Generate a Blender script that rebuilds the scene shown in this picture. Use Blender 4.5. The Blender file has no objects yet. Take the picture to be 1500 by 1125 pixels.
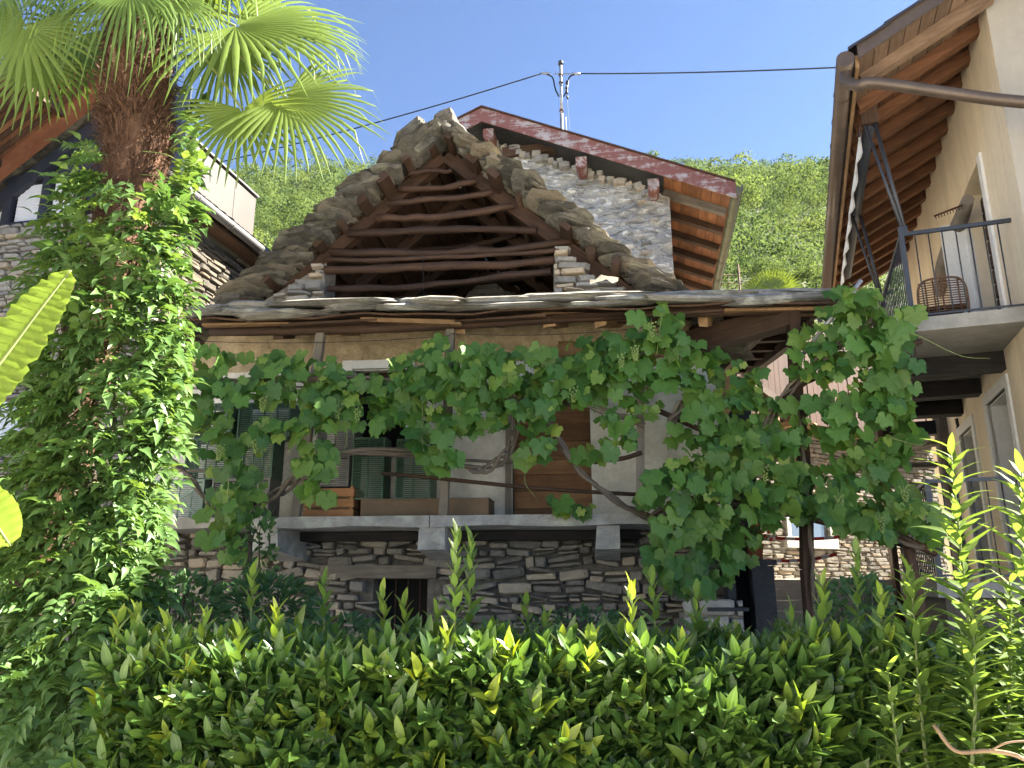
import bpy, math, random
import numpy as np
from mathutils import Vector, Matrix, noise as mnoise

S = bpy.context.scene
COL = S.collection
R = math.radians
random.seed(7)
rng = np.random.default_rng(11)

# ------------------------------------------------------------------ camera
PITCH = 14.4
CAMZ = 1.6
FPX = 1130.0
cam_d = bpy.data.cameras.new('camera')
cam = bpy.data.objects.new('camera', cam_d)
COL.objects.link(cam)
cam.location = (0, 0, CAMZ)
cam.rotation_euler = (R(90 + PITCH), 0, 0)
cam_d.sensor_width = 36
cam_d.lens = 36 * FPX / 1500
cam_d.clip_start = 0.05
cam_d.clip_end = 3000
S.camera = cam

# ------------------------------------------------------------------ light
SUN_AZ = 12.0      # from +X towards +Y
SUN_EL = 40.0
world = bpy.data.worlds.new('World')
S.world = world
world.use_nodes = True
wn = world.node_tree.nodes
bg = wn['Background']
sky = wn.new('ShaderNodeTexSky')
sky.sky_type = 'NISHITA'
sky.sun_disc = False
sky.sun_elevation = R(SUN_EL)
sky.sun_rotation = R(90 - SUN_AZ)
sky.altitude = 1800
sky.air_density = 0.6
sky.dust_density = 0.4
sky.ozone_density = 2.2
world.node_tree.links.new(sky.outputs[0], bg.inputs[0])
bg.inputs[1].default_value = 0.05
sun_d = bpy.data.lights.new('sun', 'SUN')
sun = bpy.data.objects.new('sun', sun_d)
COL.objects.link(sun)
sun_d.energy = 5.0
sun_d.angle = R(0.5)
sun_d.color = (1.0, 0.93, 0.80)
sdir = Vector((math.cos(R(SUN_EL)) * math.cos(R(SUN_AZ)), math.cos(R(SUN_EL)) * math.sin(R(SUN_AZ)), math.sin(R(SUN_EL))))
sun.rotation_euler = sdir.to_track_quat('Z', 'Y').to_euler()
sun.location = (20, 10, 30)
S.view_settings.view_transform = 'Standard'
S.view_settings.look = 'None'
S.view_settings.gamma = 1
S.view_settings.use_curve_mapping = False
S.view_settings.exposure = 3.15

# ------------------------------------------------------------------ helpers
_c, _s = math.cos(R(PITCH)), math.sin(R(PITCH))
def ray(x, y):
    dx = (x - 750) / FPX; dy = (562.5 - y) / FPX
    return Vector((dx, _c - dy * _s, _s + dy * _c))
def P(x, y, Y):
    d = ray(x, y); t = Y / d.y
    return Vector((d.x * t, Y, CAMZ + d.z * t))

class Frame:
    """a building's own axes: u to its right, v into its depth"""
    def __init__(s, ox, oy, deg, oz=0.0):
        s.o = Vector((ox, oy, oz)); s.a = R(deg)
        s.u = Vector((math.cos(s.a), -math.sin(s.a), 0)); s.v = Vector((math.sin(s.a), math.cos(s.a), 0))
    def hv(s, x, y, v0):            # seen point on the plane v = v0 -> (u, z)
        d = ray(x, y); c = Vector((0, 0, CAMZ))
        t = (v0 - (c - s.o).dot(s.v)) / d.dot(s.v)
        p = c + d * t - s.o
        return p.dot(s.u), p.z
    def hu(s, x, y, u0):            # seen point on the plane u = u0 -> (v, z)
        d = ray(x, y); c = Vector((0, 0, CAMZ))
        t = (u0 - (c - s.o).dot(s.u)) / d.dot(s.u)
        p = c + d * t - s.o
        return p.dot(s.v), p.z
    def loc(s, p):
        q = Vector(p) - s.o
        return Vector((q.dot(s.u), q.dot(s.v), q.z))
    def w(s, u, v, z): return s.o + s.u * u + s.v * v + Vector((0, 0, z))

def tag(o, label=None, cat=None, group=None, kind=None):
    if label: o['label'] = label
    if cat: o['category'] = cat
    if group: o['group'] = group
    if kind: o['kind'] = kind
    return o

def thing(name, label, cat, frame=None, loc=None, rz=0.0, group=None):
    o = bpy.data.objects.new(name, None)
    COL.objects.link(o)
    o.empty_display_size = 0.2
    if frame: o.location = frame.o; o.rotation_euler = (0, 0, -frame.a)
    if loc is not None: o.location = loc; o.rotation_euler = (0, 0, rz)
    return tag(o, label, cat, group)

class MB:
    """collects faces, then links them as ONE mesh object"""
    def __init__(s): s.v = []; s.f = []; s.uv = []; s.sm = []
    def face(s, pts, uvs=None, smooth=False):
        b = len(s.v); s.v += [tuple(p) for p in pts]; s.f.append(tuple(range(b, b + len(pts))))
        s.uv += uvs if uvs else [(0, 0)] * len(pts); s.sm.append(smooth)
    def hexa(s, c):                 # 8 corners: bottom 0-3 ccw, top 4-7
        c = [Vector(q) for q in c]
        L = [(c[1] - c[0]).length, (c[3] - c[0]).length, (c[4] - c[0]).length]
        ax = L.index(max(L))
        ori = c[0]; dirs = [(c[1] - c[0]).normalized(), (c[3] - c[0]).normalized(), (c[4] - c[0]).normalized()]
        o1, o2 = [i for i in range(3) if i != ax]
        off = random.random() * 10
        for q in ((0, 3, 2, 1), (4, 5, 6, 7), (0, 1, 5, 4), (1, 2, 6, 5), (2, 3, 7, 6), (3, 0, 4, 7)):
            uv = []
            for i in q:
                r = c[i] - ori
                uv.append((r.dot(dirs[o1]) + r.dot(dirs[o2]) * 1.0 + off, r.dot(dirs[ax]) + off))
            s.face([c[i] for i in q], uv)
        return s
    def box(s, x0, x1, y0, y1, z0, z1, j=0.0):
        c = [(x0, y0, z0), (x1, y0, z0), (x1, y1, z0), (x0, y1, z0), (x0, y0, z1), (x1, y0, z1), (x1, y1, z1), (x0, y1, z1)]
        if j: c = [tuple(q + random.uniform(-j, j) for q in p) for p in c]
        return s.hexa(c)
    def beam(s, a, b, w, h, up=(0, 0, 1), j=0.0):  # rectangular bar from a to b
        a = Vector(a); b = Vector(b); d = (b - a).normalized(); up = Vector(up)
        if abs(d.dot(up)) > 0.98: up = Vector((0, 1, 0))
        x = d.cross(up).normalized() * (w / 2); y = x.cross(d).normalized() * (h / 2)
        c = [a - x - y, a + x - y, b + x - y, b - x - y, a - x + y, a + x + y, b + x + y, b - x + y]
        if j: c = [p + Vector((random.uniform(-j, j), random.uniform(-j, j), random.uniform(-j, j))) for p in c]
        return s.hexa(c)
    def tube(s, pts, rad, n=8, cap=True, wob=0.0):
        pts = [Vector(p) for p in pts]
        rad = rad if isinstance(rad, (list, tuple)) else [rad] * len(pts)
        rings = []; ln = 0.0; prev = None; off = random.random() * 10; ups = None
        for i, p in enumerate(pts):
            d = (pts[min(i + 1, len(pts) - 1)] - pts[max(i - 1, 0)]).normalized()
            if ups is None:
                ups = Vector((0, 0, 1)) if abs(d.z) < 0.9 else Vector((1, 0, 0))
            x = d.cross(ups).normalized(); y = x.cross(d).normalized(); ups = y
            if prev is not None: ln += (p - prev).length
            prev = p
            rings.append(([p + (x * math.cos(2 * math.pi * k / n) + y * math.sin(2 * math.pi * k / n)) * rad[i] * (1 + random.uniform(-wob, wob)) for k in range(n)], ln))
        rr = max(rad)
        for i in range(len(rings) - 1):
            A, la = rings[i]; B, lb = rings[i + 1]
            for k in range(n):
                k2 = (k + 1) % n; c0 = 6.28 * rr * k / n + off; c1 = 6.28 * rr * (k + 1) / n + off
                s.face([A[k], A[k2], B[k2], B[k]], [(c0, la + off), (c1, la + off), (c1, lb + off), (c0, lb + off)], True)
        if cap:
            s.face(list(reversed(rings[0][0]))); s.face(rings[-1][0])
        return s
    def build(s, name, mat, parent=None, label=None, merge=True):
        me = bpy.data.meshes.new(name)
        if merge:
            idx = {}; vv = []; mp = []
            for p in s.v:
                k = (round(p[0], 5), round(p[1], 5), round(p[2], 5))
                if k not in idx: idx[k] = len(vv); vv.append(p)
                mp.append(idx[k])
            ff = []; uvs = []; sm = []; li = 0
            for f, q in zip(s.f, s.sm):
                g = [mp[i] for i in f]; n = len(f)
                if len(set(g)) == n: ff.append(g); uvs += s.uv[li:li + n]; sm.append(q)
                li += n
        else: vv, ff, uvs, sm = s.v, s.f, s.uv, s.sm
        me.from_pydata(vv, [], ff)
        u = me.uv_layers.new(name='uv')
        u.data.foreach_set('uv', [c for q in uvs for c in q])
        me.polygons.foreach_set('use_smooth', sm)
        me.update()
        if mat: me.materials.append(mat)
        o = bpy.data.objects.new(name, me); COL.objects.link(o)
        o.color = (0, 0, 0, 1)
        if parent: o.parent = parent
        if label: o['label'] = label
        return o

# merged / shared instances of small templates -------------------------------
class Tpl:
    def __init__(s, v, f, rib=None, smooth=False):
        s.v = np.array(v, float); s.f = np.array(f, int)
        s.rib = np.array(rib if rib is not None else np.zeros(len(v)), float); s.smooth = smooth; s.me = None
    def mesh(s, name, mat):
        if s.me is None:
            me = bpy.data.meshes.new(name); me.from_pydata(s.v.tolist(), [], s.f.tolist())
            a = me.attributes.new('rib', 'FLOAT', 'POINT'); a.data.foreach_set('value', s.rib)
            me.polygons.foreach_set('use_smooth', [s.smooth] * len(me.polygons))
            me.materials.append(mat); s.me = me
        return s.me

def bake(name, tpls, inst, mat, parent=None, smooth=False):
    """inst: (matrix, template index, tint, young)"""
    V = []; F = []; T = []; Yg = []; Rb = []; b = 0
    for m, ti, t, y in inst:
        tp = tpls[ti]; A = np.array(m)
        V.append(tp.v @ A[:3, :3].T + A[:3, 3]); F.append(tp.f + b); n = len(tp.v); b += n
        T.append(np.full(n, t)); Yg.append(np.full(n, y)); Rb.append(tp.rib)
    V = np.concatenate(V); F = np.concatenate(F)
    me = bpy.data.meshes.new(name)
    me.vertices.add(len(V)); me.vertices.foreach_set('co', V.ravel())
    nf = len(F); me.loops.add(nf * 3); me.loops.foreach_set('vertex_index', F.ravel().astype(np.int32))
    me.polygons.add(nf); me.polygons.foreach_set('loop_start', np.arange(0, nf * 3, 3, dtype=np.int32))
    me.polygons.foreach_set('use_smooth', np.full(nf, smooth))
    me.update(calc_edges=True)
    for nm, arr in (('tint', T), ('young', Yg), ('rib', Rb)):
        a = me.attributes.new(nm, 'FLOAT', 'POINT'); a.data.foreach_set('value', np.concatenate(arr))
    me.materials.append(mat)
    o = bpy.data.objects.new(name, me); COL.objects.link(o); o.color = (0, 0, 0, 1)
    if parent: o.parent = parent
    return o

def pieces(parent, name, tpls, inst, mat, rest, limit=290, pri=None, smooth=False):
    """the `limit` largest in view become parts of their own, the rest one joined part"""
    if pri is not None:
        order = sorted(range(len(inst)), key=lambda i: -pri[i]); inst = [inst[i] for i in order]
    for m, ti, t, y in inst[:limit]:
        o = bpy.data.objects.new(name, tpls[ti].mesh(name, mat)); COL.objects.link(o)
        o.parent = parent; o.matrix_basis = m; o.color = (t, y, 0, 1)
    if len(inst) > limit:
        tag(bake(rest, tpls, inst[limit:], mat, parent, smooth), kind='stuff')

def basis(pos, ydir, zdir, sx=1, sy=1, sz=1):
    y = Vector(ydir).normalized(); z = Vector(zdir); z = (z - y * z.dot(y))
    if z.length < 1e-4: z = y.orthogonal()
    z.normalize(); x = y.cross(z)
    M = Matrix(((x.x * sx, y.x * sy, z.x * sz, pos[0]), (x.y * sx, y.y * sy, z.y * sz, pos[1]), (x.z * sx, y.z * sy, z.z * sz, pos[2]), (0, 0, 0, 1)))
    return M
def rv(s=1.0): return Vector((random.gauss(0, s), random.gauss(0, s), random.gauss(0, s)))
def U(a, b): return random.uniform(a, b)
def curve(pts, n=6):                # smooth path through points
    pts = [Vector(p) for p in pts]; out = []
    q = [pts[0] * 2 - pts[1]] + pts + [pts[-1] * 2 - pts[-2]]
    for i in range(1, len(q) - 2):
        for k in range(n):
            t = k / n; a, b, c, d = q[i - 1], q[i], q[i + 1], q[i + 2]
            out.append(0.5 * ((2 * b) + (c - a) * t + (2 * a - 5 * b + 4 * c - d) * t * t + (3 * b - a - 3 * c + d) * t ** 3))
    out.append(pts[-1]); return out
def lerp_list(a, b, n): return [a + (b - a) * i / (n - 1) for i in range(n)]

# ------------------------------------------------------------------ materials
class N:
    def __init__(s, name):
        s.m = bpy.data.materials.new(name); s.m.use_nodes = True; s.t = s.m.node_tree; s.t.nodes.clear()
        s.out = s.t.nodes.new('ShaderNodeOutputMaterial')
    def n(s, typ, **kw):
        q = s.t.nodes.new('ShaderNode' + typ)
        for k, v in kw.items():
            if k[0] == 'i' and k[1:].isdigit(): s.put(v, q.inputs[int(k[1:])])
            else: setattr(q, k, v)
        return q
    def put(s, v, sock):
        if isinstance(v, bpy.types.NodeSocket): s.t.links.new(v, sock)
        else: sock.default_value = v
    def math(s, op, a, b=0.0, clamp=False):
        q = s.n('Math', operation=op, use_clamp=clamp); s.put(a, q.inputs[0]); s.put(b, q.inputs[1]); return q.outputs[0]
    def mix(s, f, a, b, mode='MIX'):
        q = s.n('MixRGB', blend_type=mode); s.put(f, q.inputs[0]); s.put(a, q.inputs[1]); s.put(b, q.inputs[2]); return q.outputs[0]
    def noise(s, vec, scale, detail=4, rough=0.6, dist=0.0):
        q = s.n('TexNoise'); s.put(vec, q.inputs['Vector']); q.inputs['Scale'].default_value = scale; q.inputs['Detail'].default_value = detail
        q.inputs['Roughness'].default_value = rough; q.inputs['Distortion'].default_value = dist; return q.outputs[0]
    def ramp(s, f, a, b, lo=0.0, hi=1.0):
        q = s.n('MapRange', clamp=True); s.put(f, q.inputs[0]); q.inputs[1].default_value = a; q.inputs[2].default_value = b
        q.inputs[3].default_value = lo; q.inputs[4].default_value = hi; return q.outputs[0]
    def bump(s, h, dist, strength=1.0, nrm=None):
        q = s.n('Bump'); q.inputs['Strength'].default_value = strength; q.inputs['Distance'].default_value = dist; s.put(h, q.inputs['Height'])
        if nrm: s.put(nrm, q.inputs['Normal'])
        return q.outputs[0]
    def surf(s, base, rough=0.8, nrm=None, metal=0.0, spec=0.4):
        q = s.n('BsdfPrincipled'); s.put(base, q.inputs['Base Color']); s.put(rough, q.inputs['Roughness']); q.inputs['Metallic'].default_value = metal
        q.inputs['Specular IOR Level'].default_value = spec
        if nrm: s.put(nrm, q.inputs['Normal'])
        s.t.links.new(q.outputs[0], s.out.inputs[0]); return q
def c4(c, k=1.0): return (c[0] * k, c[1] * k, c[2] * k, 1)

def stone_mat(name, c1, c2, c3, scale=6.0, rough=0.9, bump=0.02, lichen=None, rand=0.45, joint=None):
    k = N(name); geo = k.n('NewGeometry').outputs['Position']; oi = k.n('ObjectInfo')
    at = k.n('Attribute', attribute_name='tint').outputs['Fac']
    sep = k.n('SeparateColor'); k.put(oi.outputs['Color'], sep.inputs[0])
    tint = k.math('ADD', at, sep.outputs[0])
    off = k.n('VectorMath', operation='ADD'); k.put(geo, off.inputs[0])
    sc = k.math('MULTIPLY', tint, 37.0); cmb = k.n('CombineXYZ'); k.put(sc, cmb.inputs[0]); k.put(sc, cmb.inputs[2]); k.put(cmb.outputs[0], off.inputs[1])
    vec = off.outputs[0]
    n1 = k.noise(vec, scale, 6, 0.65); n2 = k.noise(vec, scale * 5, 5, 0.7); n3 = k.noise(vec, scale * 0.45, 3)
    st = k.n('VectorMath', operation='MULTIPLY'); k.put(vec, st.inputs[0]); st.inputs[1].default_value = (1, 1, 5)
    n4 = k.noise(st.outputs[0], scale * 1.8, 5, 0.7)
    col = k.mix(k.ramp(n1, 0.3, 0.7), c4(c1), c4(c2))
    col = k.mix(k.ramp(tint, 0.55, 1.0, 0.0, 0.8), col, c4(c3))
    col = k.mix(k.ramp(n2, 0.35, 0.75, 0.0, 0.5), col, k.mix(0.5, c4(c1, 0.45), col))
    val = k.ramp(tint, 0, 1, 1 - rand, 1 + rand * 0.6)
    hv = k.n('HueSaturation'); k.put(col, hv.inputs['Color']); k.put(val, hv.inputs['Value']); col = hv.outputs[0]
    if lichen: col = k.mix(k.ramp(n3, 0.52, 0.68, 0.0, 0.75), col, c4(lichen))
    h = k.math('ADD', k.math('MULTIPLY', n1, 1.0), k.math('ADD', k.math('MULTIPLY', n2, 0.45), k.math('MULTIPLY', n4, 0.9)))
    k.surf(col, rough, k.bump(h, bump, 0.9), spec=0.25)
    return k.m

def wood_mat(name, c1, c2, rough=0.75, ring=30.0, along=1.5, bump=0.006, paint=None, pth=0.5, spec=0.3, rand=0.35):
    k = N(name); uv = k.n('UVMap').outputs[0]; geo = k.n('NewGeometry').outputs['Position']; oi = k.n('ObjectInfo')
    mp = k.n('Mapping'); k.put(uv, mp.inputs[0]); mp.inputs['Scale'].default_value = (ring, along, 1)
    ad = k.n('VectorMath', operation='ADD'); k.put(mp.outputs[0], ad.inputs[0])
    cm = k.n('CombineXYZ'); k.put(k.math('MULTIPLY', oi.outputs['Random'], 50), cm.inputs[0]); k.put(k.math('MULTIPLY', oi.outputs['Random'], 31), cm.inputs[1]); k.put(cm.outputs[0], ad.inputs[1])
    g = k.noise(ad.outputs[0], 1.0, 6, 0.7, 0.6); g2 = k.noise(geo, 3.0, 4)
    col = k.mix(k.ramp(g, 0.3, 0.7), c4(c1), c4(c2))
    col = k.mix(k.ramp(g2, 0.4, 0.75, 0, 0.55), col, c4(c1, 0.55))
    hv = k.n('HueSaturation'); k.put(col, hv.inputs['Color']); k.put(k.ramp(oi.outputs['Random'], 0, 1, 1 - rand, 1 + rand * 0.7), hv.inputs['Value']); col = hv.outputs[0]
    nrm = k.bump(g, bump, 0.8)
    if paint:
        f = k.noise(ad.outputs[0], 0.55, 6, 0.75); f2 = k.noise(geo, 5.0, 5, 0.7)
        f = k.ramp(k.math('ADD', f, f2), pth * 2 - 0.06, pth * 2 + 0.06)
        col = k.mix(f, c4(paint), col)
    k.surf(col, rough, nrm, spec=spec)
    return k.m

def plain_mat(name, c, rough=0.6, var=0.15, scale=8.0, bump=0.0, metal=0.0, spec=0.4, c2=None, streak=False):
    k = N(name); geo = k.n('NewGeometry').outputs['Position']
    if streak:
        mu = k.n('VectorMath', operation='MULTIPLY'); k.put(geo, mu.inputs[0]); mu.inputs[1].default_value = (1, 1, 0.15); geo2 = mu.outputs[0]
    else: geo2 = geo
    n1 = k.noise(geo2, scale, 5, 0.65); n2 = k.noise(geo, scale * 7, 4, 0.6)
    col = k.mix(k.ramp(n1, 0.32, 0.7), c4(c), c4(c2) if c2 else c4(c, 1 - var * 2))
    col = k.mix(k.ramp(n2, 0.4, 0.8, 0, 0.3), col, c4(c, 0.6))
    if streak: col = k.mix(k.ramp(k.noise(geo2, scale * 2.6, 6, .7), .52, .72, 0, .4), col, c4(c, .55))
    nrm = k.bump(k.math('ADD', n1, k.math('MULTIPLY', n2, 0.4)), bump, 0.8) if bump else None
    k.surf(col, rough, nrm, metal, spec); return k.m

def leaf_mat(name, dark, light, young, rough=0.42, trans=0.35, ribc=None, spec=0.5, ribw=0.9):
    k = N(name); oi = k.n('ObjectInfo'); sep = k.n('SeparateColor'); k.put(oi.outputs['Color'], sep.inputs[0])
    tint = k.math('ADD', k.n('Attribute', attribute_name='tint').outputs['Fac'], sep.outputs[0])
    yg = k.math('ADD', k.n('Attribute', attribute_name='young').outputs['Fac'], sep.outputs[1])
    geo = k.n('NewGeometry')
    col = k.mix(tint, c4(dark), c4(light)); col = k.mix(yg, col, c4(young))
    n1 = k.noise(geo.outputs['Position'], 28, 3); col = k.mix(k.ramp(n1, 0.35, 0.7, 0, 0.35), col, k.mix(0.5, col, c4(dark, 0.6)))
    col = k.mix(k.math('MULTIPLY', geo.outputs['Backfacing'], 0.35), col, c4([min(1, q * 1.5 + 0.01) for q in light]))
    if ribc:
        rb = k.n('Attribute', attribute_name='rib').outputs['Fac']
        col = k.mix(k.ramp(rb, ribw, 1.0, 0, 0.65), col, c4(ribc))
    p = k.n('BsdfPrincipled'); k.put(col, p.inputs['Base Color']); p.inputs['Roughness'].default_value = rough; p.inputs['Specular IOR Level'].default_value = spec
    t = k.n('BsdfTranslucent'); hs = k.n('HueSaturation'); hs.inputs['Hue'].default_value = 0.475; hs.inputs['Saturation'].default_value = 1.15; hs.inputs['Value'].default_value = 1.9
    k.put(col, hs.inputs['Color']); k.put(hs.outputs[0], t.inputs[0])
    mx = k.n('MixShader'); mx.inputs[0].default_value = trans; k.put(p.outputs[0], mx.inputs[1]); k.put(t.outputs[0], mx.inputs[2]); k.t.links.new(mx.outputs[0], k.out.inputs[0])
    return k.m

M = {}
M['rubble'] = stone_mat('rubble_stone', (.22, .205, .18), (.37, .34, .285), (.36, .29, .20), 7, bump=.025)
M['gneiss'] = stone_mat('roof_gneiss', (.11, .102, .088), (.29, .27, .23), (.20, .165, .115), 7, bump=.028, lichen=(.27, .26, .19), rand=.6)
M['slate'] = stone_mat('grey_slab', (.32, .315, .295), (.50, .49, .46), (.38, .37, .33), 9, bump=.02, lichen=(.48, .50, .44), rand=.2)
M['porchslate'] = stone_mat('porch_slab', (.20, .195, .18), (.35, .34, .315), (.26, .235, .19), 9, bump=.02, lichen=(.40, .41, .36), rand=.35)  # slab stone darkened against the sun; the shaded balcony keeps the paler copy
M['ashlar'] = stone_mat('grey_ashlar', (.30, .29, .27), (.44, .42, .38), (.42, .32, .20), 8, bump=.02, rand=.35)
M['sunlitstone'] = stone_mat('sunlit_stone', (.085, .075, .06), (.16, .142, .115), (.15, .11, .07), 8, bump=.02, rand=.35)  # stone of sun-facing walls; warmth and dimming for the sun sit in the colour
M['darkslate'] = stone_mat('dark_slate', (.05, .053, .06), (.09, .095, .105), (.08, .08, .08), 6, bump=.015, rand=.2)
M['mortar'] = plain_mat('dark_mortar', (.17, .155, .13), .95, .3, 9, .02)
M['mortar_light'] = plain_mat('pale_mortar', (.30, .275, .235), .95, .3, 9, .02)
M['plaster'] = plain_mat('lime_plaster', (.76, .73, .66), .95, .2, 3.0, .05, c2=(.48, .45, .39))
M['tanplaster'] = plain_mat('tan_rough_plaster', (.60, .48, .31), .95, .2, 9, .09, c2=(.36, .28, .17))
M['render'] = plain_mat('rubble_render', (.60, .575, .53), .95, .2, 3.0, .05, c2=(.42, .39, .35))
def render_mat():
    k = N('rubble_render'); geo = k.n('NewGeometry').outputs['Position']
    mu = k.n('Mapping'); k.put(geo, mu.inputs[0]); mu.inputs['Rotation'].default_value = (0, R(8), 0); mu.inputs['Scale'].default_value = (1, 1, 2.8)
    n1 = k.noise(mu.outputs[0], 4.2, 6, .62, .5); n2 = k.noise(geo, 2.0, 4); n3 = k.noise(geo, 26, 4)
    col = k.mix(k.ramp(n2, .35, .65), c4((.76, .73, .67)), c4((.62, .59, .53)))
    col = k.mix(k.ramp(n1, .36, .47, .85, 0), col, c4((.27, .245, .21)))
    col = k.mix(k.ramp(k.noise(geo, 1.1, 3), .55, .68, 0, .6), col, c4((.44, .385, .31)))
    h = k.math('ADD', k.ramp(n1, .33, .6), k.math('MULTIPLY', n3, .25)); k.surf(col, .95, k.bump(h, .09, 1.0), spec=.2); return k.m
M['render'] = render_mat()
M['stucco'] = plain_mat('cream_stucco', (.80, .68, .50), .9, .1, 1.7, .014, c2=(.62, .53, .39), streak=True)
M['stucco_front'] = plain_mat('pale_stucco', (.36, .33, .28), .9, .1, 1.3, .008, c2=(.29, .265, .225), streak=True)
M['limewash'] = plain_mat('cream_limewash', (.76, .71, .62), .9, .1, 1.5, .01)
M['white'] = plain_mat('white_paint', (.72, .71, .68), .6, .06, 4, .002)
M['oldwood'] = wood_mat('dark_old_wood', (.035, .019, .011), (.10, .055, .032))
M['atticwood'] = wood_mat('red_brown_old_wood', (.026, .014, .008), (.090, .047, .028), rough=.7)
M['greywood'] = wood_mat('weathered_grey_wood', (.12, .10, .08), (.26, .225, .18))
M['tanwood'] = wood_mat('tan_rafters', (.16, .095, .045), (.34, .21, .105))
M['doorwood'] = wood_mat('brown_door_boards', (.15, .075, .035), (.27, .145, .07), ring=14, along=1.2)
M['soffit'] = wood_mat('stained_soffit', (.095, .040, .019), (.20, .092, .044), ring=22)
M['soffit_orange'] = wood_mat('orange_soffit', (.15, .058, .024), (.30, .13, .055), ring=18)
M['brownpaint'] = wood_mat('greybrown_soffit', (.12, .075, .045), (.22, .145, .095), ring=22)
M['fascia'] = wood_mat('peeling_fascia', (.36, .30, .28), (.48, .41, .39), ring=26, along=.8, paint=(.21, .085, .07), pth=.525, rand=.1)
M['bargeboard'] = wood_mat('red_bargeboard', (.24, .085, .04), (.36, .15, .075), ring=20)
M['blackwood'] = wood_mat('tarred_beam', (.012, .010, .009), (.035, .03, .028))
M['darkmetal'] = plain_mat('anthracite_metal', (.05, .055, .065), .45, .1, 6, 0, .3)
M['gutter'] = plain_mat('brown_gutter', (.115, .085, .065), .42, .15, 4, 0, .35)
M['gutter_green'] = plain_mat('patina_gutter', (.17, .165, .10), .5, .2, 4, 0, .3)
M['zinc'] = plain_mat('zinc_gutter', (.13, .125, .12), .5, .15, 4, 0, .3)
M['loftwood'] = wood_mat('orange_loft_boards', (.032, .009, .002), (.060, .019, .005), ring=18)
M['steel'] = plain_mat('galvanised_steel', (.42, .43, .44), .42, .2, 9, 0, .6)
M['cable'] = plain_mat('black_cable', (.02, .022, .028), .6)
M['slateroof'] = plain_mat('sunny_slate', (.07, .065, .06), .9, .3, 9, .02)
M['rust'] = plain_mat('rusty_iron', (.10, .045, .025), .85, .3, 20, .003)
M['tile'] = plain_mat('dark_roof_tile', (.055, .052, .06), .6, .2, 6, .004)
M['cladding'] = plain_mat('beige_metal_cladding', (.066, .059, .053), .5, .08, 1.5, 0, .1, streak=True)
M['window_frame'] = plain_mat('anthracite_frame', (.035, .04, .055), .4)
M['blind'] = plain_mat('white_blind', (.62, .66, .74), .6, .05)
M['dark'] = plain_mat('interior_shade', (.012, .011, .010), .95)  # near-black colour painted in for the unlit depth behind openings and door gaps
M['greencrate'] = plain_mat('green_plastic', (.035, .095, .055), .45, .2, 12)
M['palecrate'] = plain_mat('pale_green_plastic', (.22, .31, .25), .5, .2, 12)
M['greycrate'] = plain_mat('grey_plastic', (.16, .16, .15), .6, .2, 12)
M['cratewood'] = wood_mat('orange_crate_wood', (.22, .10, .04), (.38, .19, .085), ring=20)
M['card'] = plain_mat('brown_carton', (.17, .115, .07), .9, .15, 5, .003)
M['concrete'] = plain_mat('grey_concrete', (.30, .29, .26), .95, .25, 5, .012, c2=(.20, .195, .18))
M['wicker'] = plain_mat('brown_wicker', (.16, .085, .05), .7, .3, 30)
M['terracotta'] = plain_mat('terracotta', (.30, .10, .055), .85, .2, 10)
M['tapered'] = plain_mat('red_tape', (.60, .03, .03), .4)
M['tapewhite'] = plain_mat('white_tape', (.75, .72, .70), .4)
M['lane'] = plain_mat('pale_bounce_paving', (.60, .56, .50), .9, .15, 3, .01)
M['soil'] = plain_mat('garden_soil', (.07, .055, .035), .95, .3, 4, .03)
M['paving'] = stone_mat('alley_paving', (.24, .22, .19), (.34, .31, .26), (.3, .26, .2), 5, bump=.02)
M['step'] = stone_mat('worn_step', (.62, .56, .46), (.76, .70, .60), (.66, .56, .44), 5, bump=.02, rand=.2)
M['cane'] = wood_mat('vine_bark', (.07, .055, .042), (.19, .155, .12), ring=60, along=2.5, bump=.012)
M['stem'] = plain_mat('green_stem', (.16, .20, .06), .6)
M['fibre'] = plain_mat('palm_fibre', (.085, .042, .024), .95, .4, 30, .04, c2=(.15, .078, .044))
M['stub'] = plain_mat('dry_leaf_base', (.30, .20, .12), .85, .3, 14, .004)
M['bark'] = plain_mat('tree_bark', (.09, .07, .05), .95, .3, 12, .02)
M['grape'] = plain_mat('green_grape', (.20, .28, .07), .35, .2, 40)
M['red_flower'] = plain_mat('red_flower', (.60, .06, .03), .6)
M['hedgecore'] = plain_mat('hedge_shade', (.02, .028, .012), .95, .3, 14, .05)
M['cladboard'] = wood_mat('pinkish_boards', (.062, .034, .020), (.10, .06, .038), ring=18)
M['palestone'] = stone_mat('whitewashed_stone', (.42, .41, .38), (.58, .56, .52), (.46, .42, .36), 8, bump=.02, rand=.2)
def glass_mat():
    k = N('window_glass'); k.surf((.05, .06, .075, 1), .06, spec=.8); return k.m
M['glass'] = glass_mat()
L = {}
L['vine'] = leaf_mat('grape_leaf', (.034, .100, .020), (.095, .200, .036), (.24, .32, .055), .48, .30, (.14, .24, .09), .35, .93)
L['laurel'] = leaf_mat('laurel_leaf', (.036, .084, .018), (.088, .165, .032), (.27, .33, .035), .36, .22, (.12, .20, .06), .4, .86)
L['creeper'] = leaf_mat('trumpet_leaf', (.034, .080, .020), (.085, .155, .042), (.15, .23, .05), .42, .30, (.12, .2, .05), .4, .9)
L['palm'] = leaf_mat('palm_leaf', (.034, .072, .015), (.09, .145, .030), (.15, .195, .030), .42, .36, None, .45)
L['weed'] = leaf_mat('weed_leaf', (.035, .075, .016), (.070, .125, .028), (.13, .19, .034), .6, .38, (.12, .18, .06), .12, .88)
L['banana'] = leaf_mat('banana_leaf', (.13, .22, .025), (.22, .32, .04), (.3, .36, .05), .4, .5, (.40, .45, .16), .4, .93)
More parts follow.
